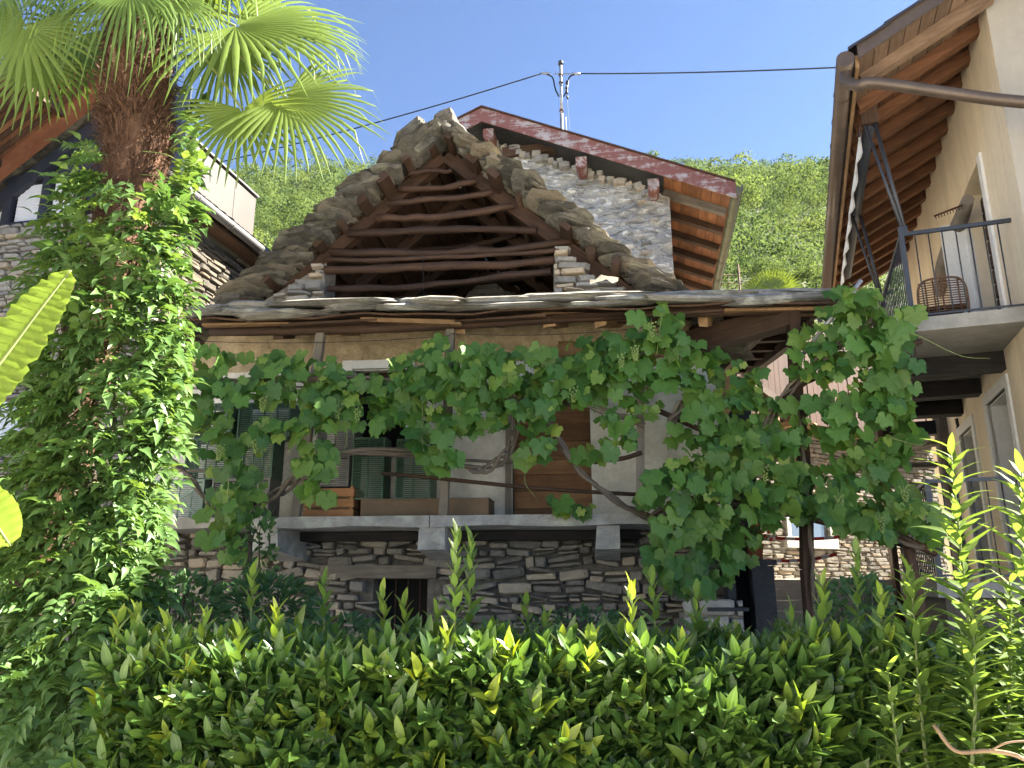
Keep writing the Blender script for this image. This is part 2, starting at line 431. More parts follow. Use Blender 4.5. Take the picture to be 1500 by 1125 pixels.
L['tree'] = leaf_mat('tree_leaf', (.032, .060, .022), (.080, .122, .040), (.135, .172, .046), .8, .25, None, .05)
L['shrub'] = leaf_mat('shrub_leaf', (.03, .08, .025), (.06, .13, .04), (.12, .2, .04), .5, .3, None, .35)
# ------------------------------------------------------------------ templates
def tri(f):
    out = []
    for q in f:
        for i in range(1, len(q) - 1): out.append((q[0], q[i], q[i + 1]))
    return out
def stone_tpl(seed, flat=0.0, cut=0.115):
    """a unit block (-.5...5) with knocked-off edges and crooked faces, 44 triangles"""
    r = random.Random(seed); v = []; ids = {}
    for sx in (-1, 1):
        for sy in (-1, 1):
            for sz in (-1, 1):
                c = [sx * (.5 - r.uniform(0, .06)), sy * .5, sz * (.5 - r.uniform(0, .09))]
                k = [r.uniform(.4, 1.5) * cut for _ in range(3)]
                for ax in range(3):            # vertex lying on the face normal to ax
                    p = list(c)
                    for o in range(3):
                        if o != ax: p[o] -= (sx, sy, sz)[o] * k[o]
                    p[ax] += r.uniform(-.035, .035)
                    ids[(sx, sy, sz, ax)] = len(v); v.append(p)
    f = []
    cyc = [(-1, -1), (1, -1), (1, 1), (-1, 1)]
    for ax in range(3):
        o = [(1, 2), (2, 0), (0, 1)][ax]
        for sg in (-1, 1):
            q = []
            for a, b in cyc:
                s = [0, 0, 0]; s[ax] = sg; s[o[0]] = a; s[o[1]] = b; q.append(ids[(*s, ax)])
            f.append(q if sg > 0 else q[::-1])
    for ax in range(3):                        # edges parallel to ax
        a, b = [(1, 2), (2, 0), (0, 1)][ax]
        for sa in (-1, 1):
            for sb in (-1, 1):
                s0 = [0, 0, 0]; s0[a] = sa; s0[b] = sb; s1 = list(s0); s0[ax] = -1; s1[ax] = 1
                q = [ids[(*s0, a)], ids[(*s1, a)], ids[(*s1, b)], ids[(*s0, b)]]
                f.append(q[::-1] if sa * sb > 0 else q)
    for sx in (-1, 1):
        for sy in (-1, 1):
            for sz in (-1, 1):
                q = [ids[(sx, sy, sz, 0)], ids[(sx, sy, sz, 1)], ids[(sx, sy, sz, 2)]]
                f.append(q if sx * sy * sz > 0 else q[::-1])
    return Tpl(v, tri(f))
STONES = {}
def stones(mat):
    if mat not in STONES: STONES[mat] = [stone_tpl(100 + i) for i in range(14)]
    return STONES[mat]
def slab_tpl(seed, n=12):
    """an irregular flat slab with a broken, layered edge"""
    r = random.Random(seed); v = []; f = []; out = []
    for i in range(n):
        a = 2 * math.pi * (i + r.uniform(-.3, .3)) / n; q = 1 / max(abs(math.cos(a)), abs(math.sin(a))) ** 0.8 * .5 * r.uniform(.76, 1.08); out.append((math.cos(a) * q, math.sin(a) * q))
    lv = [(.5, .84), (.26, 1.0), (.02, .93), (-.18, 1.02), (-.5, .84)]
    for z, k in lv:
        for x, y in out: g = k * r.uniform(.92, 1.05); v.append((x * g, y * g, z + r.uniform(-.09, .09)))
    v += [(r.uniform(-.1, .1), r.uniform(-.1, .1), .6), (0, 0, -.55)]; c0 = len(lv) * n
    for l in range(len(lv) - 1):
        for i in range(n):
            j = (i + 1) % n; p, q = l * n, (l + 1) * n; f += [(p + i, q + i, q + j), (p + i, q + j, p + j)]
    for i in range(n):
        j = (i + 1) % n; f += [(c0, i, j), (c0 + 1, c0 - n + j, c0 - n + i)]
    return Tpl(v, f)
SLABS = {}
def slabs(mat):
    if mat not in SLABS: SLABS[mat] = [slab_tpl(300 + i) for i in range(10)]
    return SLABS[mat]

def rubble(u0, u1, z0, z1, hmin, hmax, wmin, wmax, v, depth, axis='u', holes=(), gap=.012, tilt=3.0, split=.25, out=0.02):
    """crooked courses of stones on the plane v (or u) = const: list of instances in the building's axes"""
    inst = []; z = z0
    while z < z1:
        h = U(hmin, hmax); x = u0 + U(-wmax, 0) * .5; ph = U(0, 6)
        while x < u1:
            w = U(wmin, wmax) * (0.7 + 0.6 * h / hmax); parts = [(z, h)]
            if random.random() < split and h > hmin * 1.35:
                q = U(.35, .65); parts = [(z, h * q), (z + h * q, h * (1 - q))]
            for zz, hh in parts:
                a, b = max(x, u0), min(x + w, u1)
                zc = zz + hh / 2 + .018 * math.sin(x * 2.3 + ph); uc = (a + b) / 2
                if b - a > .04 and not any(h0 < uc < h1 and g0 < zc < g1 for h0, h1, g0, g1 in holes):
                    d = depth * U(.9, 1.2); rt = R(random.gauss(0, tilt)); pr = U(-out, out)
                    sx, sz = (b - a) - gap * U(.3, 1.6), hh - gap * U(.3, 1.6)
                    sx *= U(.95, 1.05); sz *= U(.92, 1.08)
                    if axis == 'u': m = Matrix.Translation((uc, v + depth / 2 + pr, zc)) @ Matrix.Rotation(rt, 4, 'Y') @ Matrix.Rotation(R(U(-4, 4)), 4, 'Z') @ Matrix.Diagonal((sx, d, sz, 1))
                    else: m = Matrix.Translation((v - depth / 2 + pr, uc, zc)) @ Matrix.Rotation(rt, 4, 'X') @ Matrix.Diagonal((d, sx, sz, 1))
                    inst.append((m, random.randrange(14), random.random() ** 1.3, 0.0))
            x += w
        z += h
    return inst

def rough_wall(name, mat, parent, u0, u1, z0, z1, v, amp, step, holes=(), freq=3.0, course=0.0, top=None, axis='u'):
    """a wall face with real relief; cells inside holes are left open; top(u) may cut it to a gable"""
    nu = max(2, int((u1 - u0) / step)); nz = max(2, int((z1 - z0) / step)); mb = MB()
    def pt(i, j):
        u = u0 + (u1 - u0) * i / nu; z = z0 + (z1 - z0) * j / nz
        if top: z = min(z, top(u))
        q = Vector((u * freq, z * freq * (1 + course), 7.3 + v)); d = mnoise.fractal(q, 1.0, 2.0, 5) * amp
        if course: d += abs(mnoise.noise(Vector((u * freq * 1.3, z * freq * 4.2, 2.0)))) * amp * 1.2
        return (u, v - d, z) if axis == 'u' else (v + d, u, z)
    g = [[pt(i, j) for j in range(nz + 1)] for i in range(nu + 1)]
    for i in range(nu):
        for j in range(nz):
            uc = u0 + (u1 - u0) * (i + .5) / nu; zc = z0 + (z1 - z0) * (j + .5) / nz
            if top and z0 + (z1 - z0) * j / nz > top(uc): continue
            if any(a < uc < b and c < zc < d for a, b, c, d in holes): continue
            q = [g[i][j], g[i + 1][j], g[i + 1][j + 1], g[i][j + 1]]
            mb.face(q, None, True)
    return mb.build(name, mat, parent)

def wob_pole(a, b, r0, r1, sag=0.0, wob=.02, n=9):
    a, b = Vector(a), Vector(b); pts = []
    ph = U(0, 6)
    for i in range(n):
        t = i / (n - 1); p = a + (b - a) * t
        p += Vector((0, wob * .6 * math.sin(t * 5 + ph), -sag * 4 * t * (1 - t) + wob * math.sin(t * 7 + ph * 2)))
        pts.append(p)
    return pts, [r0 + (r1 - r0) * i / (n - 1) for i in range(n)]

# ------------------------------------------------------------------ setting
gm = MB(); gm.face([(-600, -60, 0), (600, -60, 0), (600, 700, 0), (-600, 700, 0)])
tag(gm.build('ground', M['soil']), kind='structure')
ln = MB(); ln.face([(-40, -30, .004), (40, -30, .004), (40, 2.3, .004), (-40, 2.3, .004)]); tag(ln.build('lane', M['lane']), kind='structure')  # unseen pale paving, added to bounce sun up into the shaded fronts
ln = MB(); ln.face([(-9, 4.4, .004), (4.6, 4.4, .004), (3.4, 8.9, .004), (-9, 10.4, .004)]); tag(ln.build('bounce_forecourt', M['lane']), kind='structure')  # hidden ground behind the hedge, kept pale to add bounce light

def hill_z(x, y):
    z = 0.0
    if y > 35: z = min(y - 35, 65) * .45
    if y > 100: z += (min(y, 450) - 100) * .632
    if y > 450: z -= (y - 450) * .25
    if y > 35:
        z += mnoise.noise(Vector((x * .012, y * .012, 3))) * min(14, (y - 35) * .12) + mnoise.noise(Vector((x * .04, y * .04, 9))) * min(4, (y - 35) * .04)
        z += x * .025 * min(1, (y - 35) / 200)
    return z - 0.5
hm = MB(); NX, NY = 60, 64
hx = lambda i: -420 + 840 * i / NX
hy = lambda j: 34 + 526 * j / NY
hg = [[(hx(i), hy(j), hill_z(hx(i), hy(j))) for j in range(NY + 1)] for i in range(NX + 1)]
for i in range(NX):
    for j in range(NY): hm.face([hg[i][j], hg[i + 1][j], hg[i + 1][j + 1], hg[i][j + 1]], None, True)
M['hill'] = plain_mat('forest_floor', (.05, .065, .02), .95, .3, .2)
tag(hm.build('hillside', M['hill']), kind='structure')

# tree crowns made of leaf-sized faces
def crown_arrays(seed, n, size, rx=1.0, rz=1.0):
    """n leaf faces on lumpy clumps inside a unit crown; returns a template"""
    r = np.random.default_rng(seed); v = []; f = []
    nc = 16
    cl = []
    for i in range(nc):
        a = r.uniform(0, 6.28); e = r.uniform(-.35, 1.0); q = math.sqrt(max(0, 1 - min(1, abs(e)) ** 2)) * r.uniform(.35, .8)
        cl.append((np.array([math.cos(a) * q * rx, math.sin(a) * q * rx, e * .72 * rz]), r.uniform(.26, .46)))
    for i in range(n):
        c, cr = cl[r.integers(nc)]
        d = r.normal(size=3); d /= np.linalg.norm(d)
        if d[2] < -.3: d[2] *= -.5
        p = c + d * cr * r.uniform(.75, 1.05) * np.array([1, 1, .8])
        nrm = d + r.normal(size=3) * .55 + np.array([0, 0, .3]); nrm /= np.linalg.norm(nrm)
        t = np.cross(nrm, r.normal(size=3)); t /= np.linalg.norm(t); b = np.cross(nrm, t)
        s = size * r.uniform(.6, 1.35); k = len(v)
        v += [p - t * s, p - b * s * .6 + nrm * s * .15, p + t * s, p + b * s * .6 + nrm * s * .15]
        f += [(k, k + 1, k + 2), (k, k + 2, k + 3)]
    return Tpl(v, f)
def in_view(x0, x1, Y):  # world X range for a window of picture columns
    return (x0 - 750) / 1100 * Y, (x1 - 750) / 1100 * Y
FOREST = [crown_arrays(50 + i, 620, .050) for i in range(7)] + [crown_arrays(70 + i, 300, .075) for i in range(5)]
fi = []
for wx0, wx1 in ((180, 640), (930, 1330)):
    y = 112.0
    while y < 462:
        a, b = in_view(wx0, wx1, y); x = a
        st = 4.6 + y * .008
        while x < b:
            xx, yy = x + U(-2, 2), y + U(-2, 2); r = random.choice((2.4, 3.2, 4.0, 5.0, 6.4)) * U(.85, 1.15) * (1 + y / 1500); h = r * U(.85, 1.25)
            m = Matrix.Translation((xx, yy, hill_z(xx, yy) + h * U(.7, 1.25) + 1)) @ Matrix.Rotation(U(0, 6.28), 4, 'Z') @ Matrix.Diagonal((r, r, h, 1))
            fi.append((m, random.randrange(7) if y < 250 else 7 + random.randrange(5), random.random() * .9, max(0, U(-.6, .75)))); x += st * U(.8, 1.3) * (.6 + r / 8)
        y += st * .92
tag(bake('hillside_forest', FOREST, fi, L['tree']), 'sunlit green chestnut forest covering the steep hillside', 'forest', kind='stuff')

CROWN = [crown_arrays(80 + i, 5200, .032) for i in range(3)]
def broad_tree(name, label, x, y, r, h, v, young=0.5, group=None, th=None, base=None):
    z = hill_z(x, y) if base is None else base
    t = thing(name, label, 'tree', loc=(x, y, z), rz=U(0, 6), group=group); th = th or h * .55
    mb = MB(); mb.tube([(0, 0, -.3), (.1, 0, th * .5), (0, .1, th), (0, 0, th + r * .6)], [r * .09, r * .07, r * .055, r * .02], 7)
    for k in range(5):
        a = k * 1.26 + U(0, .5); mb.tube([(0, 0, th * .8), (math.cos(a) * r * .3, math.sin(a) * r * .3, th + r * .1), (math.cos(a) * r * .65, math.sin(a) * r * .65, th + r * .35)], [r * .04, r * .03, r * .01], 5)
    mb.build('trunk', M['bark'], t)
    o = bpy.data.objects.new('crown', CROWN[v].mesh('crown', L['tree'])); COL.objects.link(o); o.parent = t
    o.matrix_basis = Matrix.Translation((0, 0, th + r * .25)) @ Matrix.Diagonal((r, r, r * .95, 1)); o.color = (U(.3, .9), young, 0, 1)
    return t
HT = 'broadleaf trees at the foot of the hillside'
for i, (x, y, r, h, yg, lab) in enumerate([
    (1085, 92, 4.6, 10, .75, 'rounded yellow-green tree just right of the rear gutter at the hill foot'),
    (1175, 80, 4.2, 8, .6, 'bushy light green tree beside the brown gutter at the hill foot'),
    (1130, 70, 3.2, 6, .85, 'bright low yellow-green tree above the porch roof behind the fan palm'),
    (1060, 62, 2.8, 5.5, .7, 'small light green tree right behind the patina gutter'),
    (1210, 110, 5.0, 11, .35, 'darker green tree highest of those beside the brown gutter'),
    (1135, 112, 5.0, 11, .2, 'dark green broad tree between the two gutters'),
    (405, 75, 3.4, 6, .5, 'round light green tree behind the beige roof box'),
    (455, 88, 4.0, 8, .3, 'mid green tree behind the ragged left roof edge'),
    (520, 95, 4.2, 9, .4, 'green tree peeking over the ragged roof edge beside the palm fan')]):
    broad_tree('broadleaf_tree', lab, (x - 750) / 1090 * y, y, r, h, i % 3, yg, HT)

# ------------------------------------------------------------------ the derelict house
H = Frame(0, 9.2, 6.5)
house = thing('derelict_stone_house', 'derelict stone house with open timber gable, slab roof and vine-hung balcony', 'house', H)
hv = H.hv
uL, uR = hv(212, 830, 0)[0], hv(1072, 820, 0)[0]
zSlabF = hv(700, 762, -.9)[1]                      # balcony level at its front edge
zEave = 4.75
# ground floor of rubble
hole = (hv(541, 900, 0)[0], hv(622, 900, 0)[0], -1, hv(580, 848, 0)[1])
mb = MB(); mb.box(uL, hole[0], .12, .6, 0, zSlabF); mb.box(hole[1], uR, .12, .6, 0, zSlabF); mb.box(hole[0], hole[1], .12, .6, hole[3], zSlabF)
lower = mb.build('lower_wall', M['mortar'], house)
st = rubble(uL, uR, .55, zSlabF - .02, .055, .16, .10, .34, 0, .2, holes=[(hole[0] - .02, hole[1] + .02, -1, hole[3] + .17)], tilt=6, out=.045, gap=.02, split=.35)
pieces(lower, 'stone', stones('rubble'), st, M['rubble'], 'far_stones', 290, [m[0].to_translation().z for m in st])
MB().box(hole[0] - .05, hole[1] + .05, .5, .55, 0, hole[3] + .1).build('cellar_shade', M['dark'], house)  # near-black sheet standing for the shade inside the cellar
a, b = hv(470, 838, -.03), hv(640, 838, -.03)
MB().box(a[0], b[0], -.05, .3, hole[3] + .01, hole[3] + .16, .01).build('lintel', M['greywood'], house)
mb = MB()
for k in range(4): q = hole[0] + (hole[1] - hole[0]) * (k + .6) / 4.4; mb.tube([(q, .25, .3), (q, .25, hole[3])], .008, 5)
mb.build('cellar_grille', M['rust'], house)
# upper floor
wu0, wz1 = hv(516, 541, 0); wu1, wz0 = hv(596, 668, 0)
du0, dz0 = hv(748, 757, 0); du1, dz1 = hv(866, 566, 0); dz0 = zSlabF
zT = 5.05
holes = [(wu0, wu1, wz0, wz1), (du0, du1, dz0, dz1)]
up = rough_wall('upper_wall', M['plaster'], house, uL, uR, zSlabF, hv(500, 560, 0)[1] + .2, 0, .03, .055, holes)
zt0 = hv(500, 560, 0)[1] + .2
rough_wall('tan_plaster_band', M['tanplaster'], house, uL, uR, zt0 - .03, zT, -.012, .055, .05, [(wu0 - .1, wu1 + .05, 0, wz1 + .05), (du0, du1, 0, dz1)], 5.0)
mb = MB()
xs = [uL, wu0, wu1, du0, du1, uR]
for i in range(5):
    if i == 1: mb.box(xs[i], xs[i + 1], .05, .5, zSlabF, wz0); mb.box(xs[i], xs[i + 1], .05, .5, wz1, zT)
    elif i == 3: mb.box(xs[i], xs[i + 1], .05, .5, dz1, zT)
    else: mb.box(xs[i], xs[i + 1], .05, .5, zSlabF, zT)
mb.build('wall_core', M['plaster'], house)
DEPTH = 7.0
mb = MB(); mb.box(uL, uL + .5, .5, DEPTH, 0, zT); mb.box(uR - .5, uR, .5, DEPTH, 0, zT); mb.build('side_wall', M['rubble'], house)
wnd = MB().box(wu0 - .11, wu0 + .015, -.06, .1, wz0 - .1, wz1 + .10).box(wu1 - .015, wu1 + .07, -.06, .1, wz0 - .1, wz1 + .1).box(wu0 + .015, wu1 - .015, -.058, .1, wz1 - .01, wz1 + .098).build('window_surround', M['white'], house)
MB().box(wu0, wu1, .38, .42, wz0, wz1).build('window_shade', M['dark'], house)  # near-black sheet standing for the unlit room behind the window
mb = MB()
mb.box(wu0 + .02, wu0 + .07, .2, .25, wz0, wz1); mb.box(wu1 - .07, wu1 - .02, .2, .25, wz0, wz1); mb.box(wu0 + .07, wu1 - .07, .2, .25, wz1 - .06, wz1)
mb.build('window_frame', M['oldwood'], wnd)
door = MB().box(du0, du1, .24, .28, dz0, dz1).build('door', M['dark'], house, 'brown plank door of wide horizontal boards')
z = dz0 + .01
while z < dz1 - .05:
    h = U(.17, .24); MB().box(du0 + .02, du1 - .02, .2, .235, z, min(z + h - .008, dz1), .003).build('door_board', M['doorwood'], door); z += h
MB().box(du0 - .06, du0 + .012, -.03, .3, dz0, dz1).build('door_frame', M['greywood'], door)
a, b = hv(818, 512, -.1), hv(1032, 512, -.1)
p, r = wob_pole((a[0], -.07, a[1]), (b[0], -.07, b[1] + .02), .10, .10, 0, .01); MB().tube(p, r, 10).build('lintel_log', M['tanwood'], house)
# attic: end stubs of the gable wall in dry stone
apex_u, apex_z = hv(648, 205, 0)
slope = math.tan(R(41.5))
for x0, x1, yt in ((400, 474, 386), (810, 872, 372)):
    a, ztop = hv(x0, yt, .02); b = hv(x1, yt, .02)[0]
    if x0 == 400: a -= .42
    else: b += .5
    core = MB()
    lo_h = (apex_z - abs(a - apex_u) * slope) - .3; hi_h = (apex_z - abs(b - apex_u) * slope) - .3
    zl, zr = (max(zT, min(ztop, lo_h)), ztop) if x0 == 400 else (ztop, max(zT, min(ztop, hi_h)))
    core.hexa([(a, .1, zT - .05), (b, .1, zT - .05), (b, .5, zT - .05), (a, .5, zT - .05), (a, .1, zl), (b, .1, zr), (b, .5, zr), (a, .5, zl)])
    co = core.build('gable_stub', M['mortar_light'], house)
    sti = [q for q in rubble(a, b, zT - .02, ztop + .05, .05, .11, .14, .34, 0, .35, tilt=3, split=.1) if q[0].to_translation().z < apex_z - abs(q[0].to_translation().x - apex_u) * slope - .22]
    pieces(co, 'stone', stones('ashlar'), sti, M['ashlar'], 'small_stones', 290)
# roof decks (boards under slabs)
OV = .32
ends = {}
for sg, px_ in ((-1, (300, 440)), (1, (1010, 418))):
    eu = hv(px_[0], px_[1], -.1)[0] + sg * .3
    ez = apex_z - abs(eu - apex_u) * slope
    ends[sg] = (eu, ez)
    nrm = Vector((sg * math.sin(R(41.5)), 0, math.cos(R(41.5))))
    A = Vector((apex_u, 0, apex_z)); B = Vector((eu, 0, ez))
    mb = MB(); d0 = nrm * .03; d1 = nrm * .09
    ys = (.16, DEPTH)
    mb.hexa([A + d0 + Vector((0, ys[0], 0)), B + d0 + Vector((0, ys[0], 0)), B + d0 + Vector((0, ys[1], 0)), A + d0 + Vector((0, ys[1], 0)),
             A + d1 + Vector((0, ys[0], 0)), B + d1 + Vector((0, ys[0], 0)), B + d1 + Vector((0, ys[1], 0)), A + d1 + Vector((0, ys[1], 0))])
    roof = mb.build('roof', M['oldwood'], house)
    # slabs: along the slope, several layers on the verge, then rows going back
    dv = (B - A); Ls = dv.length; dv.normalize(); inst = []; pri = []
    s_ = .02
    while s_ < Ls + .15:
        for vy in ((-.02, .12), (.30, .12))[:2 if random.random() < .8 else 1]:
            th = U(.028, .068); ln_ = U(.36, .68); wd = U(.42, .85)
            c = A + dv * (s_ + U(-.04, .04)) + nrm * (.135 + U(-.03, .035)) + Vector((0, vy[0] + U(-vy[1], vy[1]), 0))
            ang = R(41.5) - R(U(17, 31))
            rot = Matrix.Rotation(sg * ang, 4, 'Y') @ Matrix.Rotation(R(random.gauss(0, 3.5)), 4, 'X') @ Matrix.Rotation(R(U(-22, 22)), 4, 'Z')
            inst.append((Matrix.Translation(c) @ rot @ Matrix.Diagonal((ln_, wd, th, 1)), random.randrange(10), random.random(), 0)); pri.append(10 - vy[0])
        s_ += U(.042, .085)
    for row in range(9):
        s_ = .1
        while s_ < Ls:
            c = A + dv * s_ + nrm * U(.2, .25) + Vector((0, .75 + row * .62 + U(-.1, .1), 0)); rot = Matrix.Rotation(sg * R(41.5) - R(8) * sg, 4, 'Y') @ Matrix.Rotation(R(U(-25, 25)), 4, 'Z')
            inst.append((Matrix.Translation(c) @ rot @ Matrix.Diagonal((U(.5, .7), U(.6, .85), U(.05, .09), 1)), random.randrange(10), random.random(), 0)); pri.append(1)
            s_ += .33
    pieces(roof, 'roof_slab', slabs('gneiss'), inst, M['gneiss'], 'rear_slabs', 149, pri)
# big ridge slab at the apex
for i, (pxx, pyy, sx, sy, sz, rl) in enumerate(((600, 198, .62, .8, .13, -38), (650, 176, .36, .7, .16, -20), (672, 188, .3, .6, .11, 30), (640, 190, .5, .8, .12, -30), (622, 212, .6, .6, .12, -36))):
    u, z = hv(pxx, pyy, -.1); o = bpy.data.objects.new('ridge_slab', slabs('gneiss')[i].mesh('ridge_slab', M['gneiss'])); COL.objects.link(o); o.parent = house
    o.matrix_basis = Matrix.Translation((u, .05, z)) @ Matrix.Rotation(R(rl), 4, 'Y') @ Matrix.Rotation(R(8), 4, 'X') @ Matrix.Diagonal((sx, sy, sz, 1)); o.color = (U(.2, .6), 0, 0, 1)
# attic timbers
def frame_pair(v, r, dz):
    for sg in (-1, 1):
        eu, ez = ends[sg]
        p, q = wob_pole((apex_u + sg * .02, v, apex_z - dz), (eu - sg * .3, v + U(-.05, .05), ez + .28 - dz), r, r * 1.1, 0, .02, 8)
        mb = MB(); mb.beam(p[0], p[-1], r * 1.7, r * 2.1, j=.008); mb.build('rafter', M['atticwood'], house)
for v, r in ((.22, .085), (1.5, .08), (2.9, .08), (4.3, .08), (5.7, .08)): frame_pair(v, r, .13)
for k in range(11):                # purlin ends poking out under the verge on both slopes
    for sg in (-1, 1):
        eu, ez = ends[sg]; t = (k + .45) / 11.3; nrm = Vector((sg * math.sin(R(41.5)), 0, math.cos(R(41.5))))
        c = Vector((apex_u, 0, apex_z)).lerp(Vector((eu, 0, ez)), t) - nrm * .015
        r_ = U(.04, .08); mb = MB(); po = -.22 + U(-.1, .16)
        if random.random() < .15: continue
        if random.random() < .5: mb.tube([c + Vector((0, po, U(-.02, .02))), c + Vector((0, DEPTH * .98, 0))], r_ * .9, 8)
        else: mb.beam(c + Vector((0, po, U(-.02, .02))), c + Vector((0, DEPTH * .98, 0)), r_ * 2.3, r_ * 1.3, up=(nrm.x, 0, nrm.z))
        mb.build('purlin', M['oldwood'], house)
for i, (x0, y0, x1, y1, rr, sg_) in enumerate([(598, 254, 662, 249, .030, -.01), (582, 275, 697, 264, .040, .03), (570, 297, 722, 280, .036, .03), (551, 319, 752, 302, .042, .03),
        (509, 341, 787, 337, .046, -.02), (484, 366, 836, 350, .046, .10), (474, 378, 833, 362, .030, .08), (458, 391, 812, 377, .048, .07), (480, 425, 808, 398, .040, .04)]):
    v = .05 - .01 * i % 3 * .01
    a, b = hv(x0, y0, v), hv(x1, y1, v); p, r = wob_pole((a[0], v + .04 * (i % 2), a[1]), (b[0], v + .04 * (i % 2), b[1]), rr * 1.2, rr * 1.05, sg_, .018, 11)
    MB().tube([q + rv(.006) for q in p], [q * U(.85, 1.15) for q in r], 7, wob=.14).build('gable_pole', M['atticwood'], house)
for v in (1.6, 3.0, 4.4):
    for k in range(3):
        z = apex_z - .9 - k * .75; w = (apex_z - z) / slope - .15
        p, r = wob_pole((apex_u - w, v, z), (apex_u + w, v + U(-.3, .3), z + U(-.1, .1)), .045, .04, .03, .02); MB().tube(p, r, 7).build('collar_pole', M['oldwood'], house)
MB().box(uL + .5, uR - .5, .5, DEPTH, zT - .25, zT - .15).build('attic_floor', M['oldwood'], house)
wl = MB(); wl.face([(uL, DEPTH - .3, 0), (uR, DEPTH - .3, 0), (uR, DEPTH - .3, zT), (apex_u, DEPTH - .3, apex_z), (uL, DEPTH - .3, zT)]); wl.build('back_wall', M['rubble'], house)
MB().tube([(hv(620, 380, .0)[0], -.02, hv(620, 377, 0)[1]), (hv(621, 440, 0)[0], -.02, hv(621, 440, 0)[1])], .004, 4).build('hanging_wire', M['cable'], house)

# porch roof -----------------------------------------------------------------
VE = -1.25                                           # its front edge
pu0 = hv(268, 452, VE)[0]; pu1 = hv(1238, 421, VE)[0]
def edge_z(u):
    t = (u - pu0) / (pu1 - pu0); return hv(268, 459, VE)[1] * (1 - t) + hv(1238, 428, VE)[1] * t + .02 * math.sin(u * 3.1) + .012 * math.sin(u * 7.3 + 1)
porch = MB()
n = 24
for i in range(n):
    a = pu0 + (pu1 - pu0) * i / n; b = pu0 + (pu1 - pu0) * (i + 1) / n
    za, zb = edge_z(a) - .045, edge_z(b) - .045
    porch.hexa([(a, VE + .1, za - .02), (b, VE + .1, zb - .02), (b, .6, zb + .42), (a, .6, za + .42), (a, VE + .1, za), (b, VE + .1, zb), (b, .6, zb + .45), (a, .6, za + .45)])
porch_o = porch.build('porch_roof', M['oldwood'], house)
ext = MB(); ua = uR - .1; ze = edge_z(pu1)
ext.hexa([(ua, -.2, ze + .10), (pu1, -.2, ze + .10), (pu1 - .1, 4.0, ze + .60), (ua, 4.0, ze + .60), (ua, -.2, ze + .16), (pu1, -.2, ze + .16), (pu1 - .1, 4.0, ze + .66), (ua, 4.0, ze + .66)])
ext.build('lean_to_roof', M['oldwood'], house)
for k in range(6): MB().beam((ua, .1 + k * .7, ze + .09 + k * .083), (pu1 - .05, .1 + k * .7, ze + .09 + k * .083), .09, .1, j=.01).build('lean_to_rafter', M['oldwood'], house)
for k in range(3): MB().beam((ua + .15 + k * .5, -.2, ze + .0), (ua + .15 + k * .5, 4.0, ze + .48), .1, .12, j=.01).build('lean_to_purlin', M['oldwood'], house)
inst = []; pri = []
u = pu0
for lay in range(3):
    u = pu0 - .05 + lay * .17
    while u < pu1 - .1:
        w = U(.6, 1.7); 
        if u + w > pu1 + .12: w = pu1 + .12 - u
        th = U(.06, .115); c = (u + w / 2, VE + .34 + lay * .05 + U(-.10, .06), edge_z(u + w / 2) + lay * .05 + .075 + U(-.02, .02))
        inst.append((Matrix.Translation(c) @ Matrix.Rotation(R(U(14, 17)), 4, 'X') @ Matrix.Rotation(R(random.gauss(0, 2.0)), 4, 'Y') @ Matrix.Rotation(R(U(-7, 7)), 4, 'Z') @ Matrix.Diagonal((w * 1.16, U(.72, .95), th, 1)), random.randrange(10), random.random(), 0)); pri.append(5)
        u += w * U(.8, .97)
for row in range(3):
    u = pu0
    while u < pu1:
        inst.append((Matrix.Translation((u + .3, VE + .75 + row * .42, edge_z(u) + .24 + row * .125)) @ Matrix.Rotation(R(15), 4, 'X') @ Matrix.Rotation(R(U(-20, 20)), 4, 'Z') @ Matrix.Diagonal((U(.6, .9), U(.6, .8), U(.03, .06), 1)), random.randrange(10), random.random(), 0)); pri.append(1); u += .5
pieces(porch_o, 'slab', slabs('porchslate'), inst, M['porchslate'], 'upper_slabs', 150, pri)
# battens under the slabs and the front plate
for k, (va, dz, th) in enumerate(((VE + .24, -.06, .04), (VE + .42, -.01, .045), (VE + .72, .07, .045), (VE + 1.0, .14, .045))):
    for s0, s1 in [(pu0 + .05 + q * 1.03 + U(-.1, .1), pu0 + 1.12 + q * 1.03 + U(-.1, .15)) for q in range(int((pu1 - pu0 - .6) / 1.03))] + [(pu1 - 1.2, pu1 - .05)]:
        va += U(-.03, .03)
        za, zb = edge_z(s0) + dz, edge_z(s1) + dz
        MB().beam((s0, va, za - U(0, .035)), (s1, va, zb - U(0, .035)), U(.07, .13), th * U(.6, 1.1), j=.012).build('batten', M['tanwood'] if random.random() < .45 else M['oldwood'], house)
for xp in (300, 385, 470, 560, 662, 735, 800, 880, 945, 1040, 1165):
    u = hv(xp, 470, VE)[0]; z0 = edge_z(u) - .16
    MB().beam((u, VE + U(.28, .5), z0 + .05), (u + U(-.3, .35), .3, z0 + .42), U(.08, .14), U(.09, .14), j=.015).build('porch_rafter', M['oldwood'] if xp % 2 else M['tanwood'], house)
plate_v = -.86
a, b = hv(285, 490, plate_v), hv(1180, 462, plate_v)
zpl = hv(650, 474, plate_v)[1]
p, r = wob_pole((pu0 + .15, plate_v, zpl + .0), (pu1 - .2, plate_v, zpl + .02), .055, .06, .02, .02, 14); MB().tube(p, r, 8).build('wall_plate', M['oldwood'], house)
a, b = hv(1005, 492, -.5), hv(1165, 462, -.9)
MB().beam((a[0], -.1, a[1]), (b[0], -.86, b[1]), .2, .24, j=.015).build('corner_beam', M['oldwood'], house)
